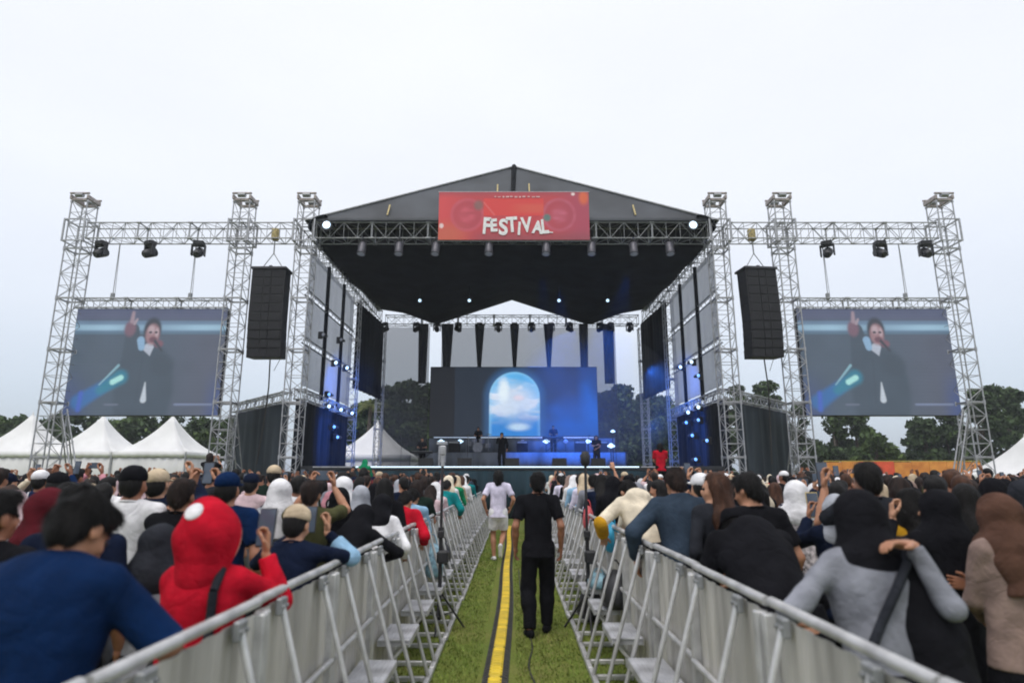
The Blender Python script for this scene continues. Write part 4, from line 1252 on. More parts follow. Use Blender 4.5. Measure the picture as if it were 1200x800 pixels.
for k, px in enumerate((500, 545, 600, 655, 700)):
    monitor(X_(px, 26.9), 26.9, f'black wedge monitor on the front edge of the stage, {ORD[k]} from the left')
for k, px in enumerate((470, 548, 690, 722)):
    mic_stand(X_(px, 32.5), 32.5, ZD, f'black microphone stand on the stage, {ORD[k]} from the left')
# lit par lamps under the screen
for k, (px, lit) in enumerate(((517, 1), (539, 1), (562, 0), (612, 0), (640, 1), (663, 0), (689, 1))):
    p = at(px, 517, 37.2)
    t = thing('floor_lamp', f'{"lit white" if lit else "dark"} lamp below the stage screen, {ORD[k]} from the left', 'stage light', tuple(p), 0, 'lamps in a row below the stage screen')
    rot = Matrix.Rotation(R(90), 3, 'X')
    obj('housing', MB().lathe([(.09, -.25), (.13, -.1), (.14, .02)], (0, 0, 0), 12, rot), M['fixture'], t)
    obj('lens', MB().lathe([(.125, .022), (.07, .05), (.001, .055)], (0, 0, 0), 12, rot).box((0, -.03, 0), (.40 if lit else .3, .03, .07)), M['lamp_white' if lit else 'lamp_dim'], t)
    obj('post', MB().tube((0, .1, -p.z + ZR), (0, .1, 0), .02, n=5), M['fixture'], t)
for k, (px, py) in enumerate(((718, 505), (716, 522))):
    p = at(px, py, 33.5)
    t = thing('floor_lamp', ('small upper' if k == 0 else 'bright lower') + ' blue white lamp on a stand at the right of the stage', 'stage light', (p.x, 33.5, p.z), 0, 'lamps on a stand at the right of the stage')
    rot = Matrix.Rotation(R(90), 3, 'X'); s = (.08, .13)[k]
    obj('housing', MB().lathe([(s * .6, -.25), (s, -.1), (s * 1.1, .02)], (0, 0, 0), 12, rot), M['fixture'], t)
    obj('lens', MB().lathe([(s, .022), (s * .5, .05), (.001, .055)], (0, 0, 0), 12, rot).box((0, -.03, -.02), (s * 3.0, .03, s * .7)), M['lamp_white'], t)
    obj('post', MB().tube((0, .08, ZD - p.z), (0, .08, 0), .025, n=5), M['fixture'], t)
# pale stand at the left of the stage front
p = at(518, 530, 27.2)
t = thing('equipment_stand', 'pale slim equipment stand lit white at the left of the stage front', 'stand', (p.x, 27.2, ZD))
obj('post', MB().box((-.12, 0, .5), (.07, .07, 1.0), bev=.01).box((.12, 0, .5), (.07, .07, 1.0), bev=.01), M['alu'], t)
obj('cabinet', MB().box((0, 0, .98), (.46, .3, .14), bev=.02).box((.05, 0, .32), (.24, .22, .34), bev=.03), M['alu'], t)
# ------------------------------------------------------------------ people: distance-field bodies meshed by surface nets
f32 = np.float32
def surface_net(D, org, h):
    nx, ny, nz = D.shape
    S = D < 0
    c = S[:-1, :-1, :-1].astype(np.int8)
    tot = np.zeros((nx - 1, ny - 1, nz - 1), np.int8)
    offs = [(i, j, k) for i in (0, 1) for j in (0, 1) for k in (0, 1)]
    for i, j, k in offs: tot += S[i:nx - 1 + i, j:ny - 1 + j, k:nz - 1 + k]
    act = (tot > 0) & (tot < 8)
    I = np.argwhere(act)
    if len(I) == 0: return np.zeros((0, 3)), np.zeros((0, 4), int)
    vals = {o: D[I[:, 0] + o[0], I[:, 1] + o[1], I[:, 2] + o[2]] for o in offs}
    acc = np.zeros((len(I), 3)); cnt = np.zeros(len(I))
    for a in offs:
        for ax in range(3):
            if a[ax] == 0:
                b = list(a); b[ax] = 1; b = tuple(b)
                va, vb = vals[a], vals[b]
                cr = (va < 0) != (vb < 0)
                t = np.where(cr, va / np.where(cr, va - vb, 1), 0)
                p = np.tile(np.array(a, float), (len(I), 1)); p[:, ax] += t
                acc += p * cr[:, None]; cnt += cr
    V = (I + acc / cnt[:, None]) * h + org
    idx = -np.ones(act.shape, np.int64); idx[tuple(I.T)] = np.arange(len(I))
    Q = []
    for ax in range(3):
        A = [slice(1, -1)] * 3; B = [slice(1, -1)] * 3
        A[ax] = slice(0, -1); B[ax] = slice(1, None)
        s0, s1 = S[tuple(A)], S[tuple(B)]
        E = np.argwhere(s0 != s1)
        if not len(E): continue
        base = E.copy()
        for k in range(3):
            if k != ax: base[:, k] += 1
        flip = s0[tuple(E.T)]
        u, v = [(1, 2), (2, 0), (0, 1)][ax]
        def cell(du, dv):
            q = base.copy(); q[:, u] -= du; q[:, v] -= dv
            return idx[tuple(q.T)]
        q = np.stack([cell(1, 1), cell(0, 1), cell(0, 0), cell(1, 0)], 1)
        q = np.where(flip[:, None], q, q[:, ::-1])
        Q.append(q)
    Q = np.concatenate(Q); Q = Q[(Q >= 0).all(1)]
    return V, Q

class Field:
    def __init__(s, k=.03): s.pr = []; s.k = k; s.disp = None
    def cone(s, a, b, ra, rb, k=None, flat=None, s_=1.0, cut_a=False, cut_b=False, op='add'):
        a, b = np.array(a, float), np.array(b, float)
        m = max(ra, rb) * max(1, s_)
        lo, hi = np.minimum(a, b) - m, np.maximum(a, b) + m
        fl = None if flat is None else np.array(flat, float)
        def fn(x, y, z):
            ba = b - a; L2 = max(ba @ ba, 1e-9)
            px, py, pz = x - a[0], y - a[1], z - a[2]
            tr_ = (px * ba[0] + py * ba[1] + pz * ba[2]) / L2
            t = np.clip(tr_, 0, 1)
            qx, qy, qz = px - t * ba[0], py - t * ba[1], pz - t * ba[2]
            f = 1.0
            if fl is not None:
                dn = (qx * fl[0] + qy * fl[1] + qz * fl[2]) * (1 / s_ - 1)
                qx, qy, qz = qx + fl[0] * dn, qy + fl[1] * dn, qz + fl[2] * dn
                f = min(1, s_)
            d = (np.sqrt(qx * qx + qy * qy + qz * qz) - (ra + (rb - ra) * t)) * (f * .5 + .5)
            Ln = math.sqrt(L2)
            if cut_a: d = np.maximum(d, -tr_ * Ln)
            if cut_b: d = np.maximum(d, (tr_ - 1) * Ln)
            return d
        s.pr.append((fn, lo, hi, s.k if k is None else k, op)); return s
    def ell(s, c, r, Rm=None, k=None, op='add'):
        c, r = np.array(c, float), np.array(r, float)
        Rm = np.eye(3) if Rm is None else np.array(Rm, float)
        ext = np.sqrt(((Rm * r[None, :]) ** 2).sum(1))
        def fn(x, y, z):
            px, py, pz = x - c[0], y - c[1], z - c[2]
            q = [(px * Rm[0, i] + py * Rm[1, i] + pz * Rm[2, i]) for i in range(3)]
            k0 = np.sqrt(sum((q[i] / r[i]) ** 2 for i in range(3)))
            k1 = np.sqrt(sum((q[i] / r[i] ** 2) ** 2 for i in range(3))) + 1e-9
            return k0 * (k0 - 1) / k1
        s.pr.append((fn, c - ext, c + ext, s.k if k is None else k, op)); return s
    def mesh(s, h):
        lo = np.min([p[1] for p in s.pr if p[4] == 'add'], 0) - 3 * h - .012
        hi = np.max([p[2] for p in s.pr if p[4] == 'add'], 0) + 3 * h + .012
        n = np.ceil((hi - lo) / h).astype(int) + 1
        ax = [(lo[i] + np.arange(n[i]) * h).astype(f32) for i in range(3)]
        D = np.full(n, 1.0, f32)
        for fn, a, b, k, op in s.pr:
            mg = k + 3 * h + .02
            i0 = np.clip(np.floor((a - mg - lo) / h).astype(int), 0, n); i1 = np.clip(np.ceil((b + mg - lo) / h).astype(int) + 1, 0, n)
            if (i1 <= i0).any(): continue
            sl = tuple(slice(i0[q], i1[q]) for q in range(3))
            d = fn(ax[0][sl[0]][:, None, None], ax[1][sl[1]][None, :, None], ax[2][sl[2]][None, None, :]).astype(f32)
            C = D[sl]
            if op == 'add':
                hh = np.maximum(k - np.abs(C - d), 0) / max(k, 1e-6)
                D[sl] = np.minimum(C, d) - hh * hh * k * .25
            else:
                hh = np.maximum(k - np.abs(C + d), 0) / max(k, 1e-6)
                D[sl] = np.maximum(C, -d) + hh * hh * k * .25
        if s.disp is not None:
            D = D + s.disp(ax[0][:, None, None], ax[1][None, :, None], ax[2][None, None, :]).astype(f32)
        D[0], D[-1] = 1, 1; D[:, 0], D[:, -1] = 1, 1; D[:, :, 0], D[:, :, -1] = 1, 1
        return surface_net(D, lo, h)

def folds(amp, seed, fz=9.0, fx=26.0):
    """cloth creases: warped ridges plus soft undulation, biased outwards"""
    r = random.Random(seed); a, b, c, e, g = [r.uniform(0, 6.28) for _ in range(5)]
    q = fx / 26.0
    def fn(x, y, z):
        wx = x + .05 * np.sin(z * 11 + a) + .03 * np.sin(y * 14 + b); wz = z + .05 * np.sin(x * 12 + c) + .03 * np.sin(y * 17 + e)
        r1 = np.abs(np.sin(wx * 13 * q + wz * 9 * math.sin(g) + b)) ** .6
        r2 = np.abs(np.sin(wz * 15 * q - wx * 10 * math.cos(g) + y * 8 + e)) ** .6
        m1 = .5 + .5 * np.sin(x * 6 + z * 5 + a); m2 = .5 + .5 * np.sin(x * 5 - z * 7 + y * 6 + c)
        return -amp * (1.25 * (r1 - .62) * m1 + 1.25 * (r2 - .62) * m2 + .35 * np.sin(wx * 41 * q + wz * 23) * m1 + .45)
    return fn
def strands(amp, seed):
    r = random.Random(seed); a, b = r.uniform(0, 6.28), r.uniform(0, 6.28)
    def fn(x, y, z):
        return amp * (np.sin(x * 85 + 3 * np.sin(z * 22 + a)) * .5 + np.sin(y * 70 + z * 30 + b) * .35 + .9 * np.sin(x * 31 + z * 24 + y * 27 + a))
    return fn

def rotm(axis, deg): return np.array(Matrix.Rotation(R(deg), 3, axis))
def nrm(v): v = np.asarray(v, float); return v / (np.linalg.norm(v) + 1e-9)

# ---- hands: fingers along +x, thumb on +y, palm faces +z
HANDS = {}
def hand_mesh(kind, hi):
    key = (kind, hi)
    if key in HANDS: return HANDS[key]
    h = {2: .0048, 1: .0075, 0: .011}[hi]; ad = {2: 0, 1: .001, 0: .0025}[hi]
    F = Field(.008)
    F.cone((-.03, 0, 0), (.02, 0, 0), .026, .028, flat=(0, 0, 1), s_=.72, k=.01)
    for y in (.028, .009, -.010, -.028): F.cone((.012, y * .62, 0), (.088, y, 0), .0155, .0125, k=.012)
    curl = {'relaxed': (14, 24, 18), 'grip': (52, 62, 40), 'flat': (6, 8, 6), 'hold': (30, 50, 30)}[kind]
    for i, (y, L_) in enumerate(((.029, .070), (.010, .078), (-.010, .073), (-.029, .058))):
        p = np.array([.088, y, 0]); a = 0
        for q, (fr, cu) in enumerate(zip((.45, .30, .25), curl)):
            a += cu * (1 + .12 * i) * (.9 if i == 0 else 1)
            d = np.array([math.cos(R(a)), (.10 - .065 * i) * .8, math.sin(R(a))]); e = p + d * L_ * fr
            F.cone(p, e, .0088 - q * .0008 + ad, .0082 - q * .0009 + ad, k=.004); p = e
    if kind in ('grip', 'hold'): th = [(.010, .024, .004), (.045, .045, .028), (.075, .042, .044), (.098, .030, .050)]
    else: th = [(.010, .024, .004), (.042, .050, .016), (.070, .062, .022), (.094, .066, .026)]
    for q in range(3): F.cone(th[q], th[q + 1], .0135 - q * .0022 + ad, .0115 - q * .0018 + ad, k=.008)
    HANDS[key] = F.mesh(h)
    return HANDS[key]

def ik(S, W, l1, l2, hint):
    S, W = np.array(S, float), np.array(W, float); d = W - S; L_ = np.linalg.norm(d)
    if L_ > (l1 + l2) * .995: W = S + d / L_ * (l1 + l2) * .995; d = W - S; L_ = np.linalg.norm(d)
    u = d / L_; a = (l1 * l1 - l2 * l2 + L_ * L_) / (2 * L_); hgt = math.sqrt(max(l1 * l1 - a * a, 0))
    n = np.array(hint, float); n = nrm(n - u * (n @ u))
    return S + u * a + n * hgt, W

POSES = {  # right-arm wrist target (x,y,z from the shoulder), elbow hint, palm normal, finger direction (None: along the forearm), hand
 'down': ((.07, .05, -.49), (.5, -1, 0), (-1, .15, 0), None, 'relaxed'),
 'phone': ((-.10, .36, .10), (.7, -.2, -1), (-.75, -.35, .0), (-.12, .10, 1), 'hold'),
 'phone_high': ((-.08, .34, .24), (.8, -.1, -1), (-.75, -.35, 0), (-.10, .05, 1), 'hold'),
 'cross': ((-.20, .20, -.22), (1, -.3, -.4), (-.3, -1, 0), None, 'relaxed'),
 'chin': ((-.12, .24, .02), (.8, -.2, -1), (-.4, -1, 0), None, 'hold'),
 'up': ((.10, .16, .44), (1, 0, -.3), (0, 1, .1), None, 'relaxed'),
 'rail': ((-.02, .33, -.27), (.5, -.5, -1), (0, 0, -1), None, 'flat'),
 'clasp': ((-.16, .22, -.40), (1, -.5, 0), (-1, -.1, 0), None, 'relaxed'),
}
def skeleton(sp):
    J = {}
    fem = sp.get('fem', False)
    hipc = np.array([0, 0, .91])
    Rt = rotm('Z', sp.get('twist', 0)) @ rotm('Y', sp.get('roll', 0)) @ rotm('X', -sp.get('lean', 0))
    T = lambda p: hipc + Rt @ (np.array(p, float) - hipc)
    J['T'], J['Rt'] = T, Rt
    piv = np.array([0, -.005, 1.455])
    Rh = Rt @ rotm('Z', sp.get('yaw', 0)) @ rotm('X', -sp.get('pitch', 0)) @ rotm('Y', sp.get('tilt', 0))
    P = T(piv)
    J['H'] = lambda p: P + Rh @ (np.array(p, float) - piv)
    J['Rh'] = Rh
    sw = .158 if fem else .182
    J['sw'] = sw
    for s, n in ((1, 'R'), (-1, 'L')):
        S = T((s * sw, 0, 1.395 + sp.get('shrug' + n, 0)))
        pose = sp.get('arm' + n, 'down')
        tgt, hint, pn, fd, hk = POSES[pose] if isinstance(pose, str) else pose
        m = np.array([s, 1, 1])
        if isinstance(pose, str): W = S + rotm('Z', sp.get('twist', 0)) @ (np.array(tgt) * m); hint = np.array(hint) * m; pn = np.array(pn) * m; fd = None if fd is None else np.array(fd) * m
        else: W = np.array(tgt, float)
        E, W = ik(S, W, .285, .255, hint)
        J['S' + n], J['E' + n], J['W' + n] = S, E, W
        J['hand' + n] = (nrm(W - E) if fd is None else nrm(fd), nrm(pn), hk)
    fr = rotm('Z', 0)
    for s, n in ((1, 'R'), (-1, 'L')):
        Hj = np.array([s * .088, 0, .90]) ; A = np.array(sp.get('ank' + n, (s * .10, -.01, .085)), float)
        K, A = ik(Hj, A, .43, .415, (s * .15, 1, 0))
        J['H' + n], J['K' + n], J['A' + n] = Hj, K, A
        J['toe' + n] = nrm(sp.get('toe' + n, (s * .22, 1, -.12)))
    return J

def body_mesh(sp, hi, h):
    J = skeleton(sp); T, Hh, Rh, Rt = J['T'], J['H'], J['Rh'], J['Rt']; fem = sp.get('fem', False)
    F = Field(.03); fwd = Rt @ np.array([0, 1, 0])
    b = .94 if fem else 1.0; b *= sp.get('bulk', 1)
    F.cone((0, 0, .90), T((0, 0, 1.06)), .142 * b, .118 * b, flat=fwd, s_=.72)
    F.cone(T((0, 0, 1.06)), T((0, .005, 1.29)), .118 * b, .142 * b, flat=fwd, s_=.72)
    F.cone(T((-J['sw'] * .72, 0, 1.372)), T((J['sw'] * .72, 0, 1.372)), .055, .055)
    F.cone(T((0, -.012, 1.40)), Hh((0, -.008, 1.52)), .056 * (.9 if fem else 1), .052 * (.9 if fem else 1), k=.025)
    # head
    F.ell(Hh((0, -.010, 1.600)), (.073, .091, .090), Rh, k=.02)
    F.ell(Hh((0, .030, 1.552)), (.057, .060, .084), Rh, k=.02)
    F.ell(Hh((0, .064, 1.494)), (.024, .020, .018), Rh, k=.025)
    if hi > 0:
        F.ell(Hh((0, .078, 1.597)), (.046, .016, .010), Rh, k=.012)
        for s in (-1, 1):
            F.ell(Hh((s * .031, .098, 1.578)), (.017, .014, .011), Rh, k=.010, op='sub')
            F.ell(Hh((s * .040, .064, 1.545)), (.022, .020, .018), Rh, k=.02)
            F.ell(Hh((s * .077, -.004, 1.565)), (.011, .022, .034), Rh, k=.008)
        F.cone(Hh((0, .090, 1.580)), Hh((0, .110, 1.548)), .008, .0135, k=.010)
        F.ell(Hh((0, .090, 1.520)), (.023, .011, .0065), Rh, k=.006); F.ell(Hh((0, .088, 1.510)), (.019, .011, .0065), Rh, k=.006)
    else:
        for s in (-1, 1): F.ell(Hh((s * .077, -.004, 1.565)), (.014, .024, .034), Rh, k=.01)
        F.cone(Hh((0, .088, 1.580)), Hh((0, .108, 1.548)), .012, .017, k=.012)
    for n, s in (('R', 1), ('L', -1)):
        S, E, W = J['S' + n], J['E' + n], J['W' + n]
        q = .88 if fem else 1
        F.cone(T((s * .06, -.01, 1.435)), S, .042, .043 * q, k=.03)
        F.cone(S, E, .044 * q, .036 * q, k=.025); F.cone(E, E + (W - E) * .4, .038 * q, .038 * q, k=.02); F.cone(E + (W - E) * .4, W, .038 * q, .0265 * q, k=.015)
        Hj, K, A = J['H' + n], J['K' + n], J['A' + n]
        F.cone(Hj, K, .080, .050, k=.03); F.cone(K, K + (A - K) * .35 + np.array([0, -.012, 0]), .050, .054, k=.02); F.cone(K + (A - K) * .35 + np.array([0, -.012, 0]), A, .054, .036, k=.02)
        d = J['toe' + n]; F.cone(A + np.array([0, 0, -.045]) - d * .04, A + np.array([0, 0, -.045]) + d * .14, .036, .028, k=.02)
    V, Q = F.mesh(h)
    Vs, Qs = [V], [Q]; o = len(V)
    for n, s in (('R', 1), ('L', -1)):
        d, pn, hk = J['hand' + n]
        hv, hq = hand_mesh(hk, hi)
        z = nrm(pn - d * (pn @ d)); y = np.cross(z, d)
        # right hand: thumb on the side of y = z x d or its mirror
        if s > 0: y = -y
        B = np.stack([d, y, z], 1)
        q = .92 if fem else 1.0
        X = J['W' + n] + (hv * q) @ B.T + d * .018
        Vs.append(X); Qs.append((hq if np.linalg.det(B) > 0 else hq[:, ::-1]) + o); o += len(hv)
    return np.concatenate(Vs), np.concatenate(Qs), J

def top_mesh(sp, J, kind, h, seed):
    T, Rt = J['T'], J['Rt']; fem = sp.get('fem', False); fwd = Rt @ np.array([0, 1, 0]); b = (.96 if fem else 1.0) * sp.get('bulk', 1)
    F = Field(.035); F.disp = folds(.0062 if h < .02 else .006, seed)
    big = .012 if kind in ('hoodie', 'jacket') else 0
    low = {'tee': .80, 'long': .80, 'hoodie': .78, 'jacket': .76, 'dress': .30, 'crop': .9}[kind]
    up = {'tee': 1, 'long': 1}.get(kind, 1)
    F.cone((0, 0, low), T((0, 0, 1.05)), (.176 + big) * b if kind != 'dress' else .27, (.142 + big) * b, flat=fwd, s_=.74, cut_a=True)
    F.cone(T((0, 0, 1.05)), T((0, .004, 1.29)), (.142 + big) * b, (.164 + big) * b, flat=fwd, s_=.74)
    F.cone(T((-J['sw'] * .74, -.005, 1.372)), T((J['sw'] * .74, -.005, 1.372)), .066 + big * .5, .066 + big * .5)
    F.cone(T((0, -.012, 1.40)), T((0, -.012, 1.452)), .070, .062, k=.03, cut_b=True)
    if fem: 
        for s in (-1, 1): F.ell(T((s * .07, .085, 1.25)), (.07, .06, .07), Rt, k=.04)
    for n, s in (('R', 1), ('L', -1)):
        S, E, W = J['S' + n], J['E' + n], J['W' + n]; q = .9 if fem else 1
        F.cone(T((s * .06, -.01, 1.425)), S, .050, .054 * q + big * .5, k=.03)
        if kind in ('tee', 'crop'):
            e = S + (E - S) * sp.get('sleeve', .72)
            F.cone(S, e, .056 * q, .062 * q, k=.022, cut_b=True)
        else:
            F.cone(S, E, .056 * q + big, .047 * q + big, k=.022)
            F.cone(E, E + (W - E) * .93, .047 * q + big, .036 * q + big * .9, k=.016, cut_b=True)
    if kind == 'hoodie' and sp.get('head') != 'hood':
        F.ell(T((0, -.085, 1.43)), (.12, .065, .075), Rt, k=.04)
    if kind == 'jacket':
        F.cone(T((0, -.02, 1.42)), T((0, -.02, 1.475)), .085, .080, k=.02, cut_b=True)
    return F.mesh(h)

def bottom_mesh(sp, J, kind, h, seed):
    F = Field(.03); F.disp = folds(.007 if h < .02 else .005, seed, 7, 24); b = sp.get('bulk', 1)
    if kind == 'skirt':
        F.cone((0, 0, .10), (0, 0, .98), .27, .15, flat=(0, 1, 0), s_=.8, cut_a=True)
        return F.mesh(h)
    F.cone((0, 0, .90), (0, .0, .99), .152 * b, .146 * b, flat=(0, 1, 0), s_=.74, cut_b=True)
    for n in 'RL':
        Hj, K, A = J['H' + n], J['K' + n], J['A' + n]
        if kind == 'shorts':
            F.cone(Hj, Hj + (K - Hj) * .80, .098, .088, cut_b=True)
        else:
            F.cone(Hj, K, .094 * (b * .5 + .5), .080); F.cone(K + np.array([0, -.008, 0]), K + (A - K) * .4 + np.array([0, -.014, 0]), .078, .074); F.cone(K + (A - K) * .4 + np.array([0, -.012, 0]), A + np.array([0, 0, .005]), .074, .062, cut_b=True)
    return F.mesh(h)
def shoe_mesh(J, h):
    F = Field(.015)
    for n in 'RL':
        A, d = J['A' + n], J['toe' + n]
        F.cone(A + np.array([0, 0, -.045]) - d * .055, A + np.array([0, 0, -.050]) + d * .15, .042, .036, k=.02)
        F.cone(A + np.array([0, 0, -.03]), A, .044, .042, k=.02, cut_b=True)
    return F.mesh(h)

def head_mesh(sp, J, kind, h, seed):
    Hh, Rh, T, Rt = J['H'], J['Rh'], J['T'], J['Rt']
    F = Field(.02)
    if kind in ('short', 'bob', 'long'):
        F.ell(Hh((0, -.018, 1.613)), (.084, .097, .094), Rh, k=.02)
        F.ell(Hh((0, -.055, 1.560)), (.070, .056, .068), Rh, k=.02)
        if kind == 'short':
            F.ell(Hh((.01, .052, 1.668)), (.062, .045, .030), Rh, k=.02)
        if kind == 'bob':
            for s in (-1, 1): F.cone(Hh((s * .070, -.02, 1.60)), Hh((s * .078, -.012, 1.475)), .032, .028, k=.03)
            F.cone(Hh((0, -.06, 1.58)), Hh((0, -.065, 1.465)), .075, .068, k=.03)
        if kind == 'long':
            for s in (-1, 1): F.cone(Hh((s * .066, -.028, 1.60)), Hh((s * .082, -.030, 1.42)), .034, .036, k=.03)
            F.cone(Hh((0, -.055, 1.58)), T((0, -.100, 1.36)), .078, .095, flat=Rt @ np.array([0, 1, 0]), s_=.65, k=.03)
            F.cone(T((0, -.100, 1.36)), T((0, -.130, 1.14)), .095, .075, flat=Rt @ np.array([0, 1, 0]), s_=.5, k=.03)
        F.ell(Hh((0, .105, 1.555)), (.068, .065, .088), Rh, k=.02, op='sub')
        if kind == 'short':
            for s in (-1, 1): F.ell(Hh((s * .088, .005, 1.545)), (.020, .035, .050), Rh, k=.012, op='sub')
        F.disp = strands(.0052 if h < .02 else .003, seed)
    elif kind == 'hijab':
        F.ell(Hh((0, -.012, 1.600)), (.086, .104, .101), Rh, k=.02)
        F.cone(Hh((0, -.022, 1.56)), T((0, -.020, 1.42)), .094, .128, flat=Rt @ np.array([0, 1, 0]), s_=.86, k=.06)
        F.ell(T((0, .005, 1.375)), (.190 if not sp.get('fem') else .172, .140, .115), Rt, k=.05)
        if sp.get('cape', 1):
            F.cone(T((0, -.075, 1.36)), T((0, -.105, 1.18)), .135, .120, flat=Rt @ np.array([0, 1, 0]), s_=.45, k=.05, cut_b=True)
            F.cone(T((0, .085, 1.36)), T((0, .125, 1.24)), .110, .085, flat=Rt @ np.array([0, 1, 0]), s_=.5, k=.05)
        F.ell(Hh((0, .110, 1.562)), (.056, .060, .082), Rh, k=.015, op='sub')
        fo = folds(.0085 if h < .02 else .006, seed, 12, 34); F.disp = fo
    elif kind in ('cap', 'beanie'):
        F.ell(Hh((0, -.014, 1.632)), (.086, .102, .082), Rh, k=.02)
        F.ell(Hh((0, -.014, 1.560)), (.14, .16, .046), Rh, k=.01, op='sub')
        if kind == 'cap': F.ell(Hh((0, .115, 1.615)), (.068, .075, .010), Rh, k=.012)
        else: F.cone(Hh((-.0, -.014, 1.612)), Hh((0, -.014, 1.632)), .095, .092, flat=Rh @ np.array([1, 0, 0]), s_=.9, k=.01, cut_a=True, cut_b=True)
        F.disp = folds(.002, seed, 20, 60)
    elif kind == 'hood':
        F.ell(Hh((0, -.035, 1.612)), (.150, .155, .150), Rh, k=.02); F.ell(Hh((0, -.07, 1.70)), (.085, .085, .090), Rh, k=.05)
        F.cone(Hh((0, -.04, 1.56)), T((0, -.045, 1.42)), .138, .118, flat=Rt @ np.array([0, 1, 0]), s_=.85, k=.04)
        F.ell(Hh((0, .118, 1.565)), (.070, .085, .096), Rh, k=.02, op='sub')
        F.disp = folds(.0075, seed, 14, 24)
    return F.mesh(h)
def under_hair(sp, J, h, seed):
    """hair seen below a cap"""
    Hh, Rh = J['H'], J['Rh']; F = Field(.02)
    F.ell(Hh((0, -.030, 1.585)), (.081, .082, .075), Rh); F.ell(Hh((0, -.052, 1.545)), (.068, .055, .060), Rh)
    F.ell(Hh((0, .100, 1.555)), (.076, .085, .12), Rh, op='sub')
    F.disp = strands(.003, seed); return F.mesh(h)
def eye_mesh(J):
    Hh, Rh = J['H'], J['Rh']; mb = MB()
    for s in (-1, 1):
        c = Hh((s * .031, .0835, 1.578))
        mb.lathe([(.004, -.011), (.010, -.006), (.0115, 0), (.010, .006), (.0055, .0098), (.001, .0112)], c, 8, Matrix([list(r) for r in Rh]) @ Matrix.Rotation(R(-90), 3, 'X'))
    return mb

# ---- cloth, hair and skin colours
def C(r, g, b): return tuple(lin(r, g, b))
for n, c in (('black', (23, 23, 27)), ('charcoal', (44, 46, 52)), ('navy', (20, 28, 48)), ('blue', (12, 35, 70)), ('white', (226, 225, 228)), ('grey', (128, 130, 138)), ('pale grey', (165, 168, 176)), ('red', (182, 22, 42)), ('maroon', (82, 26, 34)), ('brown', (86, 62, 52)), ('taupe', (138, 118, 110)), ('beige', (190, 172, 146)), ('cream', (218, 206, 184)), ('pink', (196, 138, 148)), ('pale pink', (208, 182, 186)), ('lavender', (214, 208, 230)), ('pale blue', (140, 176, 204)), ('teal', (22, 120, 122)), ('green', (24, 130, 88)), ('olive', (74, 74, 48)), ('mustard', (200, 150, 40)), ('slate', (50, 62, 76)), ('dark green', (28, 42, 36)), ('orange', (205, 92, 40))):
    M['cloth ' + n] = mat('cloth_' + n.replace(' ', '_'), C(*c), .92, 0, .14, 7, .5, 34, spec=.08)
for cm in [v for k, v in M.items() if k.startswith('cloth ')]: creases(cm)
for n, c in (('black', (19, 17, 17)), ('dark brown', (38, 27, 23)), ('brown', (70, 46, 34))):
    M['hair ' + n] = mat('hair_' + n.replace(' ', '_'), C(*c), .6, 0, .3, 22, .9, 120, spec=.22, stretch=(1, 1, .2))
SK = []
for k, c in enumerate(((176, 126, 98), (158, 108, 82), (190, 142, 114), (136, 92, 70))):
    SK.append(mat('skin_tone', C(*c), .5, 0, .06, 14, .12, 160, spec=.4))
def banded(name, c1, c2, checks):
    m = mat(name, c1, .92, 0, .05, 5, .4, 40, spec=.08); nt = m.node_tree; N, L = nt.nodes.new, nt.links.new
    b = nt.nodes['Principled BSDF']; tc = N('ShaderNodeTexCoord'); prev = None
    for ax in (('Z', 'X') if checks else ('Z',)):
        w = N('ShaderNodeTexWave'); w.wave_type = 'BANDS'; w.bands_direction = ax; w.inputs['Scale'].default_value = 5.5 if checks else 7; w.inputs['Distortion'].default_value = .4; w.inputs['Detail'].default_value = 1
        L(tc.outputs['Object'], w.inputs['Vector'])
        g = N('ShaderNodeMapRange'); g.inputs[1].default_value = .55; g.inputs[2].default_value = .62; L(w.outputs['Fac'], g.inputs[0])
        mx = N('ShaderNodeMix'); mx.data_type = 'RGBA'; mx.inputs['B'].default_value = (*c2, 1)
        if prev is None: mx.inputs['A'].default_value = (*c1, 1)
        else: L(prev, mx.inputs['A'])
        fm = N('ShaderNodeMath'); fm.operation = 'MULTIPLY'; fm.inputs[1].default_value = .55 if checks else 1.0; L(g.outputs[0], fm.inputs[0]); L(fm.outputs[0], mx.inputs['Factor']); prev = mx.outputs['Result']
    L(prev, b.inputs['Base Color']); creases(m); return m
M['cloth striped'] = banded('cloth_striped', C(34, 38, 58), C(205, 204, 208), False)
M['cloth checked'] = banded('cloth_checked', C(120, 44, 44), C(40, 36, 44), True)
M['pattern'] = mat('cloth_pattern', C(60, 58, 72), .9, 0, .9, 26, hue=C(235, 225, 228))

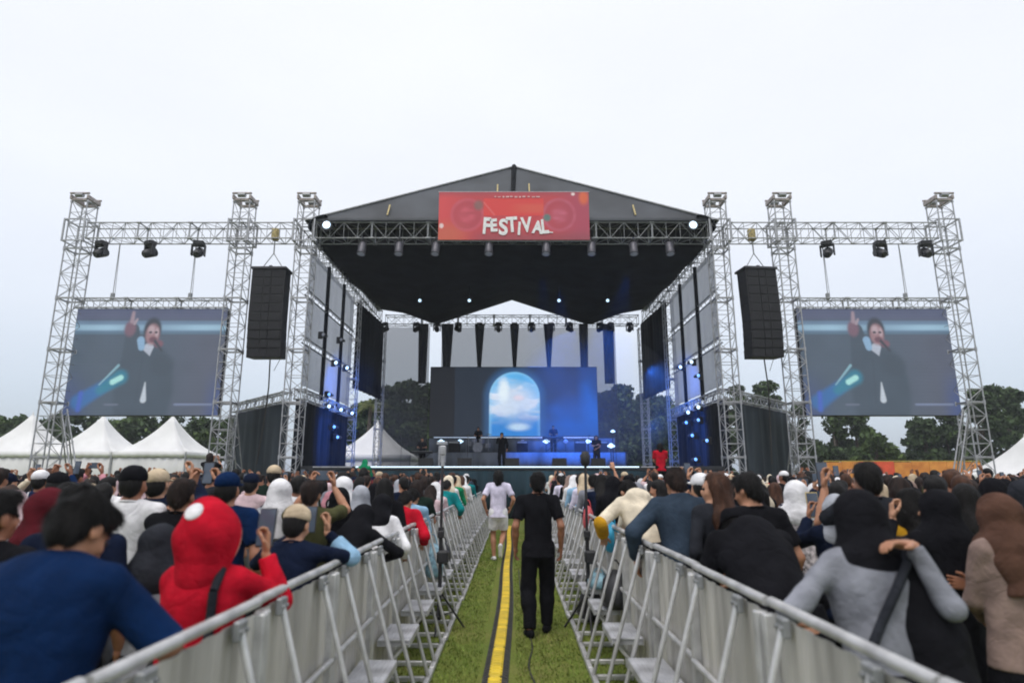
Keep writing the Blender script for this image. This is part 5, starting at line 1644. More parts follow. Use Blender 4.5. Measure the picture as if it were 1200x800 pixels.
VX = {2: .0115, 1: .020, 0: .034}
def add_strands(vq, J, n, seed, length=.032, lift=.22, width=.0016):
    V, Q = vq; r = np.random.default_rng(seed)
    f = r.integers(0, len(Q), n); w = r.dirichlet((1, 1, 1, 1), n)
    A, B, Cc, D_ = (V[Q[f, i]] for i in range(4))
    P = A * w[:, :1] + B * w[:, 1:2] + Cc * w[:, 2:3] + D_ * w[:, 3:]
    N_ = np.cross(Cc - A, D_ - B); N_ /= np.linalg.norm(N_, axis=1)[:, None] + 1e-9
    crown = J['H']((.012, -.045, 1.70))
    d = P - crown; d = d + np.array([0, 0, -.06]); d += r.normal(0, .022, d.shape)
    d -= N_ * (d * N_).sum(1)[:, None]; d /= np.linalg.norm(d, axis=1)[:, None] + 1e-9
    d = d + N_ * r.uniform(-.02, lift, n)[:, None]
    L_ = length * r.uniform(.5, 1.3, n)[:, None]
    sd = np.cross(d, N_) * width
    T0, T1, T2 = P - sd - N_ * .002, P + sd - N_ * .002, P + d * L_
    o = len(V)
    return np.concatenate([V, np.stack([T0, T1, T2], 1).reshape(-1, 3)]), [Q, np.arange(3 * n).reshape(-1, 3) + o]
def mk(part, vq, m, parent, obj_mat=False):
    me = mesh_np(part, vq[0], vq[1], [m])
    return obj(part, me, parent=parent)
CLOTH_NAMES = {'tee': 'shirt', 'long': 'shirt', 'hoodie': 'hoodie', 'jacket': 'jacket', 'dress': 'dress', 'crop': 'shirt'}
HEAD_NAMES = {'short': 'hair', 'bob': 'hair', 'long': 'hair', 'hijab': 'headscarf', 'cap': 'cap', 'beanie': 'knit_cap', 'hood': 'hood'}
SEED = [0]
def person(label, x, y, sp, rz=0, s=1.0, lod=2, z=0.0, group=None):
    """one individually posed person, facing +Y before rz"""
    SEED[0] += 1; sd = SEED[0]; h = VX[lod]
    V, Q, J = body_mesh(sp, lod, h)
    o = obj('person', mesh_np('person', V, Q, [SK[sp.get('skin', sd % 3)]]), loc=(x, y, z), rot=(0, 0, R(rz)))
    o.scale = (s, s, s)
    tag(o, label, 'person', group)
    mk(CLOTH_NAMES[sp['top']], top_mesh(sp, J, sp['top'], h, sd), M['pattern'] if sp['topm'] == 'pattern' else M['cloth ' + sp['topm']], o)
    if sp['top'] != 'dress' or sp.get('bottom') == 'skirt':
        mk({'trousers': 'trousers', 'shorts': 'shorts', 'skirt': 'skirt'}[sp.get('bottom', 'trousers')], bottom_mesh(sp, J, sp.get('bottom', 'trousers'), max(h, .016), sd), M['cloth ' + sp.get('botm', 'black')], o)
    k = sp.get('head', 'short'); hm = sp.get('headm', 'black')
    isc = k in ('hijab', 'cap', 'beanie', 'hood')
    hq = head_mesh(sp, J, k, min(h, .010) if lod == 2 else h, sd)
    if not isc and lod > 0: hq = add_strands(hq, J, 7000 if lod == 2 else 1800, sd, .040 if k == 'short' else .055, .34 if k == 'short' else .16, .0015 if lod == 2 else .003)
    mk(HEAD_NAMES[k], hq, M[('cloth ' if isc else 'hair ') + hm], o)
    if k in ('cap', 'beanie'): mk('hair', add_strands(under_hair(sp, J, h, sd), J, 1800 if lod == 2 else 600, sd, .03, .15, .002), M['hair ' + sp.get('hairm', 'black')], o)
    if lod > 0 and sp['top'] in ('tee', 'long') and not (k == 'hijab'):
        cb = MB(); c0 = J['T']((0, -.012, 1.456)); rr_ = .060 if lod == 2 else .064; q0 = None
        for i in range(17):
            a = 2 * math.pi * i / 16; q1 = c0 + J['Rt'] @ np.array([math.cos(a) * rr_ * 1.08, math.sin(a) * rr_, -.012 * math.sin(a)])
            if q0 is not None: cb.tube(q0, q1, .0075, n=6)
            q0 = q1
        obj('collar', cb, M['pattern'] if sp['topm'] == 'pattern' else M['cloth ' + sp['topm']], o)
    if lod > 0: 
        obj('eyes', eye_mesh(J), M['iris'], o)
    mk('shoes', shoe_mesh(J, max(h, .016)), M['cloth ' + sp.get('shoem', 'black')], o)
    return o, J
def wpos(o, p):
    """person-local point to world (before the depsgraph runs)"""
    a = o.rotation_euler[2]; s = o.scale[0]; x, y, z = [c * s for c in p]
    return Vector((o.location[0] + x * math.cos(a) - y * math.sin(a), o.location[1] + x * math.sin(a) + y * math.cos(a), o.location[2] + z))
PH = None
def phone(loc, rz, label, tilt=8, land=False, m='phone', group='phones held up by the crowd', s=1.0):
    t = thing('mobile_phone', label, 'phone', tuple(loc), R(rz), group)
    t.rotation_euler = (R(-tilt), R(90) if land else 0, R(rz)); t.scale = (s, s, s)
    obj('body', MB().box((0, .004, 0), (.078, .009, .162), bev=.003), M[m], t)
    obj('screen', MB().box((0, -.0015, 0), (.070, .003, .150), bev=.001), M['phone_screen'], t)
    obj('camera', MB().box((.02, .010, .058), (.028, .005, .030), bev=.002), M['phone'], t)
    return t
def phone_between(o, J, label, both=True, **kw):
    if both: p = (J['WR'] + J['WL']) / 2 + np.array([0, .02, .105])
    else: p = J['WR'] + np.array([-.035, .045, .10])
    return phone(wpos(o, p), math.degrees(o.rotation_euler[2]), label, **kw)
# ------------------------------------------------------------------ the named people near the camera
TAKEN = []
def who(px, Y): return at(px, 558, Y).x
def put(label, px, Y, sp, rz=0, s=1.0, lod=None, group=None, X=None, z=0.0, top=None):
    x = who(px, Y) if X is None else X
    if top is not None:          # stature from the height of the top of the head
        J = skeleton(sp); k = sp.get('head', 'short')
        up = {'hijab': .101, 'hood': .160, 'short': .098, 'cap': .086, 'beanie': .088}.get(k, .098)
        hz = J['H']((0, -.012, 1.604))[2] + up
        ly = J['H']((0, -.012, 1.604))[1]
        s = at(px, top, Y + ly * .95).z / hz
    lod = (2 if Y < 4.4 else 1 if Y < 10.5 else 0) if lod is None else lod
    TAKEN.append((x, Y))
    return person(label, x, Y, sp, rz, s, lod, z, group)
# the two walking men in the aisle
o, J = put('man in black polo shirt and black trousers walking away up the aisle', 630, 7.15, dict(top='tee', topm='black', bottom='trousers', botm='black', head='short', headm='black', skin=1, bulk=.96,
    armR=((.25, .03, .90), (.3, -1, 0), (-1, 0, 0), None, 'relaxed'), armL=((-.25, .06, .90), (-.3, -1, 0), (1, 0, 0), None, 'relaxed'), ankR=(.09, .16, .085), ankL=(-.10, -.07, .085)), s=1.0, lod=2)
o, J = put('man in pale lavender shirt and shorts walking far up the aisle beside the yellow ramp', 584, 13.2, dict(top='tee', topm='lavender', bottom='shorts', botm='white', head='bob', headm='black', skin=0, bulk=1.0, shoem='white',
    ankR=(.05, -.20, .30), toeR=(0, .35, -1), ankL=(-.08, .06, .085), armR=((.24, .12, .98), (.6, -1, 0), (-1, 0, 0), None, 'relaxed'), armL=((-.24, .06, .95), (-.6, -1, 0), (1, 0, 0), None, 'relaxed')), s=1.05, lod=1)

# --- left of the aisle
o, J = put('man in dark navy blue shirt leaning on the left barrier with bowed head', 105, 1.95, dict(top='tee', topm='blue', head='short', headm='black', skin=0, lean=13, pitch=24, yaw=-12, bulk=1.27, sleeve=.97, twist=-6,
    armR=((.40, .34, .99), (.8, -.5, -.2), (0, 0, -1), None, 'relaxed'), armL=((-.20, .36, 1.02), (-.7, -.5, -.8), (0, 0, -1), None, 'flat')), rz=4, s=1.07, X=-1.43, top=577)
o, J = put('person in red hooded coat with white spot on the hood raising a phone', 258, 2.85, dict(fem=True, top='hoodie', topm='red', head='hood', headm='red', skin=0, lean=3, pitch=4, yaw=-8, bulk=1.2,
    armR=((.21, .22, 1.50), (.35, -.1, -1), (-.6, -.5, 0), (-.05, .12, 1), 'hold'), armL=((-.10, .36, 1.18), (-.5, -.4, -1), (0, 0, -1), None, 'flat')), rz=-3, s=.985, X=-1.33, top=590)
spt = MB().lathe([(.046, -.03), (.047, .002), (.030, .012), (.001, .015)], (0, 0, 0), 14, Matrix([list(r) for r in J['Rh']]) @ Matrix.Rotation(R(62), 3, 'X'))
so = obj('white_spot', spt, M['cloth white'], o); so.location = Vector(J['H']((-.005, -.168, 1.715)))
rim = MB(); q0 = None
for k in range(19):
    a = 2 * math.pi * k / 18
    q1 = J['H']((.106 * math.cos(a), .062 + .01 * math.sin(2 * a), 1.585 + .135 * math.sin(a)))
    if q0 is not None: rim.tube(q0, q1, .017, n=6)
    q0 = q1
obj('hood_trim', rim, M['cloth cream'], o)
stp = MB()
pts = [J['T']((.115, -.135, z)) for z in (.95, 1.10, 1.25, 1.36)] + [J['T']((.11, -.06, 1.455))]
for a, b in zip(pts[:-1], pts[1:]): stp.tube(a, b, .022, n=6)
obj('strap', stp, M['cloth charcoal'], o)
phone(wpos(o, J['WR'] + np.array([-.03, .05, .13])), -4, 'black phone held up by the person in the red hood', s=1.1)
o, J = put('person in beige knit cap and dark navy top raising a pale blue sleeve', 361, 3.75, dict(fem=True, top='long', topm='navy', head='beanie', headm='beige', skin=2, lean=10, pitch=6, yaw=-10,
    armR=((.15, .34, 1.50), (1, -.1, -.8), (-.6, -.4, 0), (0, .1, 1), 'hold'), armL=((-.12, .36, 1.46), (-1, -.1, -.8), (.6, -.4, 0), (0, .1, 1), 'hold')), s=.985, X=-1.28, top=594)
sl = Field(.02).cone(J['ER'], J['ER'] + (J['WR'] - J['ER']) * .62, .062, .052, cut_b=True); sl.disp = folds(.004, 5)
mk('sleeve', sl.mesh(.0125), M['cloth pale blue'], o)
phone_between(o, J, 'dark phone held up by the person in the beige knit cap')
put('woman in black headscarf resting a bare hand on the left barrier rail', 428, 5.1, dict(fem=True, top='long', topm='black', head='hijab', headm='black', lean=26, pitch=14, yaw=-10, skin=2,
    armR=((.18, .42, 1.12), (1, -.3, 0), (0, 0, -1), None, 'flat'), armL='rail', bottom='skirt'), s=1.0, X=-1.30, rz=-14, top=590)
put('woman in black headscarf and white shawl leaning over the left barrier', 456, 5.9, dict(fem=True, top='jacket', topm='white', head='hijab', headm='black', cape=0, lean=24, pitch=10, armR=((.24, .36, 1.02), (.6, -.4, -.7), (0, 0, -1), None, 'flat'), armL='cross', bottom='skirt'), X=-1.28, rz=-10, top=578)
put('person in red jacket leaning an arm over the left barrier beyond the white shawl', 482, 6.9, dict(top='jacket', topm='red', head='short', headm='black', lean=28, pitch=10, armR=((.24, .36, 1.02), (.6, -.4, -.7), (0, 0, -1), None, 'relaxed'), armL='rail'), X=-1.27, rz=-16, top=575)
put('person in pale blue shirt with short black hair at the left barrier', 493, 7.7, dict(top='long', topm='pale blue', head='short', headm='black', lean=22, pitch=6, armR='cross', armL='rail'), X=-1.26, rz=-10, top=572)
put('person in dark green top with tall dark brown hair at the left barrier', 504, 8.5, dict(top='tee', topm='dark green', head='bob', headm='dark brown', lean=12, armR='rail', armL='rail'), X=-1.28, s=1.04, top=562)
put('woman with brown hair and pale pink top leaning over the left barrier', 520, 9.4, dict(fem=True, top='long', topm='pale pink', head='long', headm='dark brown', lean=24, armR='cross', armL='rail'), X=-1.25, rz=-8, s=1.03, top=568)
put('woman in long white and pink dress standing at the left barrier', 530, 10.3, dict(fem=True, top='dress', topm='pale pink', head='hijab', headm='white', lean=10, armR='rail', armL='rail'), X=-1.24, top=564)
put('person in teal jacket leaning over the left barrier', 543, 11.3, dict(top='jacket', topm='teal', head='short', headm='black', lean=25, armR=((.24, .36, 1.02), (.6, -.4, -.7), (0, 0, -1), None, 'relaxed'), armL='rail'), X=-1.24, rz=-14, top=562)
for k, (Y, tm, hd, hm, lab) in enumerate(((12.3, 'white', 'hijab', 'cream', 'woman in cream headscarf and white top at the far left barrier'), (13.2, 'green', 'short', 'black', 'person in green top leaning on the far left barrier'), (14.2, 'beige', 'hijab', 'beige', 'woman in beige headscarf and beige top at the far left barrier'), (15.3, 'white', 'bob', 'brown', 'person in white top with brown hair at the far left barrier'), (16.4, 'cream', 'hijab', 'white', 'woman in white headscarf and cream top at the far left barrier'), (17.6, 'teal', 'short', 'black', 'person in teal top near the far end of the left barrier'))):
    put(lab, 0, Y, dict(fem=hd == 'hijab', top='long', topm=tm, head=hd, headm=hm, lean=14, armR='rail', armL='rail'), X=-1.26, rz=random.uniform(-14, 8))
put('man in black at the left edge with short black hair', 2, 2.75, dict(top='tee', topm='black', head='short', headm='black', skin=1, yaw=-10, pitch=-4), s=.99, rz=-6, top=574)
put('woman in dark brown headscarf and grey dress near the left edge', 62, 3.5, dict(fem=True, top='dress', topm='grey', head='hijab', headm='maroon', cape=0, skin=1, yaw=-16, pitch=4), s=.975, top=571)
put('man in navy shirt just behind the leaning man, face turned left', 98, 3.15, dict(top='tee', topm='navy', head='short', headm='black', skin=0, yaw=38, pitch=6), s=.985, rz=6, top=566)
put('tall person in black cap seen above the leaning navy man', 158, 4.6, dict(top='tee', topm='white', head='beanie', headm='black', skin=1), s=1.065, top=548)
o, J = put('man in white collar and beige cap holding up a phone on the left', 186, 5.2, dict(top='jacket', topm='navy', head='cap', headm='beige', armR='phone_high', armL='phone', skin=2), s=1.01, top=552)
o, J = put('person in black shirt with bare forearms raised holding a wide grey phone on the left', 216, 4.5, dict(top='tee', topm='black', head='short', headm='dark brown', armR='phone_high', armL='phone_high', skin=0), s=.975, top=560)
phone_between(o, J, 'grey phone held upright by bare forearms left of the red hood')
put('person in pale grey top right behind the leaning navy man', 192, 3.3, dict(fem=True, top='long', topm='pale grey', head='hijab', headm='charcoal', cape=0, pitch=20), s=.84, top=612)
put('woman in pale pink headscarf near the left edge', 22, 5.0, dict(fem=True, top='long', topm='pale pink', head='hijab', headm='pale pink'), s=.965, top=573)
put('woman in white top with black hair beside the brown headscarf', 82, 5.4, dict(fem=True, top='long', topm='white', head='short', headm='black', yaw=20), s=1.0, top=565)
o, J = put('person in navy cap and blue top behind the red hood', 268, 4.6, dict(top='tee', topm='blue', head='cap', headm='blue', skin=1), s=.985, top=556)
put('woman in white headscarf just left of the beige knit cap', 330, 5.6, dict(fem=True, top='long', topm='pale grey', head='hijab', headm='white'), s=.97, top=560)
o, J = put('person in olive top holding a wide dark phone up behind the beige knit cap', 366, 5.4, dict(top='tee', topm='olive', head='short', headm='dark brown', armR='phone_high', armL='phone_high', skin=0), s=1.0, top=562)
phone_between(o, J, 'wide dark phone held sideways above the beige knit cap', land=True, s=1.15)
put('woman in pale grey patterned headscarf facing the stage left of the white shawl', 424, 6.9, dict(fem=True, top='long', topm='black', head='hijab', headm='pale grey', cape=0, yaw=25), s=1.0, top=568)
put('woman in black headscarf and black dress left of the white shawl', 400, 6.0, dict(fem=True, top='dress', topm='black', head='hijab', headm='black'), s=1.0, top=570)
put('woman with long black hair and black top beside the white shawl', 452, 7.0, dict(fem=True, top='long', topm='black', head='long', headm='black'), s=1.05, top=560)

# --- right of the aisle
o, J = put('woman in black headscarf, grey top and one sided black vest, hand on shoulder', 1012, 2.6, dict(fem=True, top='long', topm='grey', head='hijab', headm='black', cape=0, lean=12, pitch=4, yaw=6, bulk=1.28, skin=0,
    armL=((-.31, .32, 1.11), (-.8, -.25, -.6), (0, 0, -1), (1, .4, 0), 'relaxed'), armR=((.085, -.06, 1.47), (.45, .15, -1), (0, -.2, -1), (-1, -.25, .12), 'relaxed')), rz=4, s=1.05, X=1.47, top=573)
vf = Field(.03)
fwd = J['Rt'] @ np.array([0, 1, 0])
vf.cone(J['T']((.125, -.02, .78)), J['T']((.122, -.02, 1.10)), .175, .165, flat=fwd, s_=.98, cut_a=True); vf.cone(J['T']((.122, -.02, 1.10)), J['T']((.118, -.03, 1.385)), .165, .108, flat=fwd, s_=1.05); vf.disp = folds(.005, 91)
mk('vest', vf.mesh(.0125), M['cloth black'], o)
stp = MB(); pts = [(-.165, -.125, 1.06), (-.10, -.148, 1.17), (-.02, -.160, 1.28), (.06, -.150, 1.38), (.10, -.09, 1.45)]
pts = [J['T'](p) for p in pts]
d0 = J['Rt'] @ np.array([0, -.012, 0])
for a, b in zip(pts[:-1], pts[1:]): stp.tube(a + d0, b + d0, .019, n=6)
obj('bag_strap', stp, M['cloth charcoal'], o)
o, J = put('woman in brown headscarf and taupe top with a yellow pouch at the right edge', 1166, 3.35, dict(fem=True, top='long', topm='taupe', head='hijab', headm='brown', yaw=14, pitch=8, skin=1, bottom='skirt', botm='black', armR='cross', armL='clasp', bulk=1.1), s=.985, rz=8, top=577)
pouch = Field(.02).ell(J['T']((-.02, -.155, .93)), (.06, .035, .075)).cone(J['T']((-.02, -.15, .98)), J['T']((-.0, -.15, 1.04)), .025, .02)
pm = mesh_np('pouch', *pouch.mesh(.010), [M['cloth mustard']]); obj('pouch', pm, parent=o)
o, J = put('woman in long black headscarf between the grey top and the brown headscarf', 1094, 3.75, dict(fem=True, top='dress', topm='black', head='hijab', headm='black', yaw=24, pitch=2, skin=2, armL='phone', armR='cross'), s=.985, rz=4, top=572)
o, J = put('person with a bare forearm raised beside the black headscarf on the right', 1062, 4.2, dict(fem=True, top='tee', topm='mustard', head='long', headm='black', armR=((.10, .24, 1.44), (.4, 0, -1), (-.7, -.4, 0), (0, .1, 1), 'hold'), armL='cross', skin=2), s=.93, top=572)
o, J = put('tall man in black cap and charcoal shirt behind the grey top, phone beside his head', 1016, 4.5, dict(top='tee', topm='charcoal', head='short', headm='black', skin=0, armL=((-.16, .28, 1.52), (-.3, -.1, -1), (.6, -.4, 0), (0, .1, 1), 'hold')), s=1.07, top=541)
phone(wpos(o, J['WL'] + np.array([.02, .05, .10])), 0, 'dark phone held upright left of the tall man in charcoal', s=1.15)
o, J = put('person in navy jacket holding up a gold phone in front of the patterned headscarf', 975, 4.7, dict(fem=True, top='jacket', topm='navy', head='hijab', headm='pale grey', armR='phone', armL='phone', skin=0, cape=0), s=.93, top=578)
phone_between(o, J, 'gold framed phone held up right of the white headscarf', m='phone_gold', s=1.2)
put('woman in white headscarf and black and white patterned top', 930, 5.6, dict(fem=True, top='long', topm='pattern', head='hijab', headm='white', cape=0, yaw=12), s=.995, top=562)
put('person in black bent forward over the right barrier with head hidden', 852, 3.45, dict(top='hoodie', topm='black', head='short', headm='black', lean=46, pitch=52, yaw=-8, bulk=1.2, skin=0,
    armR=((.10, .66, .98), (.45, -.3, -1), (0, 0, -1), None, 'flat'), armL=((-.16, .68, 1.00), (-.45, -.3, -1), (0, 0, -1), None, 'flat')), rz=6, s=1.02, X=1.42)
put('man with short black hair and black tee looking left behind the bent person', 880, 4.45, dict(top='tee', topm='black', head='short', headm='black', skin=0, yaw=32, pitch=14), s=1.005, rz=8, top=553)
put('woman with long brown hair in profile behind the bent person in black', 838, 4.9, dict(fem=True, top='long', topm='charcoal', head='long', headm='brown', skin=2, yaw=58, pitch=2), s=1.0, rz=14, top=553)
put('man in dark slate jacket leaning on the right barrier with an arm hanging over', 797, 5.0, dict(top='jacket', topm='slate', head='short', headm='dark brown', lean=18, pitch=8, bulk=1.15, skin=0,
    armL=((-.34, .24, .98), (-.8, -.4, -.2), (1, 0, -.3), None, 'relaxed'), armR='rail'), s=1.075, X=1.36, rz=6, top=548)
o, J = put('person in cream hoodie with yellow cuff bowed over the right barrier', 744, 6.2, dict(fem=True, top='hoodie', topm='cream', head='short', headm='black', lean=34, pitch=30, skin=2,
    armL=((-.28, .42, 1.02), (-.8, -.3, -.4), (0, 0, -1), None, 'relaxed'), armR='rail'), s=1.06, X=1.32, rz=16, top=562)
sl = Field(.02).cone(J['EL'], J['EL'] + (J['WL'] - J['EL']) * .9, .064, .056, cut_b=True); sl.disp = folds(.004, 6)
mk('sleeve', sl.mesh(.016), M['cloth mustard'], o)
put('woman in black headscarf and black dress at the right barrier behind the red bag', 708, 8.0, dict(fem=True, top='dress', topm='black', head='hijab', headm='black', lean=8, armL='rail', armR='rail'), X=1.27, top=557)
put('woman with pale brown headscarf and lavender top leaning at the far right barrier', 664, 10.8, dict(fem=True, top='long', topm='lavender', head='hijab', headm='beige', lean=16, armL='rail', armR='rail'), X=1.27, rz=10, s=1.03, top=554)
for k, (Y, tm, hd, hm, lab) in enumerate(((9.0, 'navy', 'long', 'black', 'woman with long black hair in navy at the right barrier beyond the red bag'), (9.9, 'grey', 'short', 'black', 'person in grey top with black hair at the far right barrier'), (11.9, 'pale blue', 'short', 'dark brown', 'person in pale blue top at the far right barrier'), (13.0, 'white', 'hijab', 'white', 'woman in white headscarf and white top at the far right barrier'), (14.1, 'black', 'hijab', 'taupe', 'woman in taupe headscarf and black top at the far right barrier'), (15.3, 'lavender', 'bob', 'black', 'person in lavender top near the far end of the right barrier'), (16.6, 'black', 'short', 'black', 'person in black top near the far end of the right barrier'))):
    put(lab, 0, Y, dict(fem=hd == 'hijab', top='long', topm=tm, head=hd, headm=hm, lean=12, armR='rail', armL='rail'), X=1.27, rz=random.uniform(-8, 14))
put('woman in green tinted headscarf at the far right edge behind the brown headscarf', 1196, 4.6, dict(fem=True, top='long', topm='dark green', head='hijab', headm='charcoal'), s=.99, top=560)
o, J = put('person in white top with black hair left of the brown headscarf', 1126, 4.7, dict(fem=True, top='long', topm='white', head='long', headm='black', armL='phone'), s=.97, top=566)
# crew raised above the crowd
rs = thing('riser', 'small black riser under the person in green', 'riser', (who(425, 21.8), 21.8, 0), 0, 'small black risers')
obj('top', MB().box((0, 0, .57), (.9, .7, .06), bev=.01), M['deck'], rs); 
for sx in (-1, 1):
    for sy in (-1, 1): obj('leg', MB().box((sx * .4, sy * .3, .27), (.05, .05, .54)), M['fixture'], rs)
put('person in bright green jacket standing raised above the crowd left of the stage', 425, 21.8, dict(top='jacket', topm='green', head='hijab', headm='green', lean=10, botm='white', armL='cross', armR='cross'), z=.60, s=.97, rz=-20, lod=1)
rs = copy_tree(rs); rs.scale = (1, 1, 1.667); rs.location = (who(775, 22.4), 22.4, 0); tag(rs, 'small black riser under the person in red')
put('person in red shirt standing raised above the crowd right of the stage', 775, 22.4, dict(top='tee', topm='red', head='bob', headm='black', armL='clasp', armR='clasp'), z=1.0, s=1.07, lod=1)
rs = copy_tree(rs); rs.scale = (1, 1, 1); rs.location = (who(244, 17.5), 17.5, 0); tag(rs, 'small black riser under the person in black near the left tower')
put('person in black raised above the crowd beside the inner left tower', 244, 17.5, dict(top='tee', topm='black', head='bob', headm='dark brown', armL='phone', armR='phone'), z=.6, s=1.0, lod=0)
# on the stage
put('singer in dark suit standing mid stage in front of the glowing arch', 588, 32.6, dict(top='jacket', topm='black', head='short', headm='dark brown', armR='chin', armL='down', skin=2), rz=178, z=2.08, s=1.06, lod=1)
put('musician in dark clothes at the left keyboard on the stage', 494, 34.6, dict(top='tee', topm='charcoal', head='short', headm='black', lean=10, armR='rail', armL='rail'), rz=180, z=2.08, s=1.0, lod=0)
put('drummer in black behind the drum kit under the screen', 560, 37.1, dict(top='tee', topm='black', head='short', headm='black', armR='rail', armL='rail', lean=8), rz=180, z=2.98, s=.9, lod=0)
put('musician in black behind the keyboard right of the singer', 649, 36.8, dict(top='tee', topm='navy', head='short', headm='black', armR='rail', armL='rail', lean=8), rz=180, z=2.98, s=.95, lod=0)
put('guitar side musician in black standing at the right of the stage', 700, 33.0, dict(top='tee', topm='black', head='long', headm='black', armR='cross', armL='clasp'), rz=170, z=2.08, s=1.0, lod=0)

# ------------------------------------------------------------------ the rest of the crowd
POSL = {'down': ('down', 'down'), 'phone': ('phone_high', 'phone_high'), 'cross': ('cross', 'cross'), 'chin': ('chin', 'cross'), 'clasp': ('clasp', 'clasp'), 'up': ('up', 'down')}
CACHE = {}
def proto(pose, fem, topk, headk, lod, yaw=0):
    key = (pose, fem, lod, yaw)
    sp = dict(fem=fem, armR=POSL[pose][0], armL=POSL[pose][1], head=headk, yaw=yaw, pitch=abs(yaw) * .12, tilt=yaw * .08)
    h = VX[lod]
    if key not in CACHE:
        V, Q, J = body_mesh(sp, lod, h)
        CACHE[key] = (mesh_np('person', V, Q, [SK[0]]), J)
    me, J = CACHE[key]
    k2 = ('top', pose, fem, topk, lod)
    if k2 not in CACHE: CACHE[k2] = mesh_np('clothing', *top_mesh(sp, J, topk, h, hash((pose, topk)) % 99 if False else len(CACHE)), [M['cloth black']])
    k3 = ('head', fem, headk, lod, yaw)
    if k3 not in CACHE: CACHE[k3] = mesh_np('headwear', *head_mesh(sp, J, headk, h * .8, len(CACHE)), [M['cloth black']])
    k4 = ('bot', 'dress' if topk == 'dress' else 'trousers', lod)
    if k4 not in CACHE: CACHE[k4] = None if topk == 'dress' else mesh_np('trousers', *bottom_mesh(sp, J, 'trousers', max(h, .024), 3), [M['cloth black']])
    k5 = ('hair', fem, lod, yaw)
    if k5 not in CACHE: CACHE[k5] = mesh_np('hair', *under_hair(sp, J, h, 3), [M['hair black']])
    return me, J, CACHE[k2], CACHE[k3], CACHE[k4], CACHE[k5]
def inst(name, me, m, parent=None):
    o = bpy.data.objects.new(name, me); col.objects.link(o)
    o.material_slots[0].link = 'OBJECT'; o.material_slots[0].material = m
    if parent is not None: o.parent = parent
    return o
rc = random.Random(21)
TOPC = ['black'] * 9 + ['white'] * 5 + ['charcoal'] * 3 + ['navy'] * 3 + ['grey', 'pale grey', 'beige', 'maroon', 'slate', 'pink', 'pale pink', 'brown', 'cream', 'lavender', 'pale blue', 'olive', 'blue', 'dark green', 'red', 'striped', 'striped', 'checked', 'checked']
SCFC = ['black'] * 6 + ['white', 'cream', 'beige', 'taupe', 'pale pink', 'brown', 'grey', 'pale grey', 'charcoal', 'maroon', 'navy', 'cream', 'white']
def sample():
    fem = rc.random() < .58
    hd = rc.choice(['hijab', 'hijab', 'hijab', 'long', 'bob']) if fem else rc.choice(['short', 'short', 'short', 'short', 'cap', 'bob'])
    hm = rc.choice(SCFC) if hd == 'hijab' else rc.choice(['black', 'white', 'navy', 'beige']) if hd == 'cap' else rc.choice(['black', 'black', 'black', 'dark brown', 'brown'])
    topk = rc.choice(['long', 'long', 'dress', 'tee']) if fem else rc.choice(['tee', 'tee', 'tee', 'long'])
    pose = rc.choices(['down', 'phone', 'cross', 'chin', 'clasp', 'up'], [5, 2.8, 2, 2, 2, .04])[0]
    return fem, hd, hm, topk, rc.choice(TOPC), pose
def desc(fem, hd, hm, topk, tm, pose):
    h = {'hijab': f'{hm} headscarf', 'long': f'long {hm} hair', 'bob': f'bushy {hm} hair', 'short': f'short {hm} hair', 'cap': f'{hm} cap'}[hd]
    p = {'down': '', 'phone': ', hands up', 'cross': ', arms folded', 'chin': ', hand raised', 'clasp': ', hands clasped', 'up': ', arm up'}[pose]
    return f'person in {tm} {"dress" if topk == "dress" else "top"}, {h}{p}'
spots = []
y = 5.2
while y < 24.6:
    x = 1.42 + rc.uniform(0, .4)
    while x < .86 * y + .6:
        for s in (-1, 1):
            px, py = s * (x + rc.uniform(-.2, .2)), y + rc.uniform(-.26, .26)
            if abs(px) < 1.36: continue
            if all((px - a) ** 2 + (py - b) ** 2 > .46 ** 2 for a, b in TAKEN): spots.append((px, py)); TAKEN.append((px, py))
        x += rc.uniform(.52, .74)
    y += .66 if y < 12 else .72
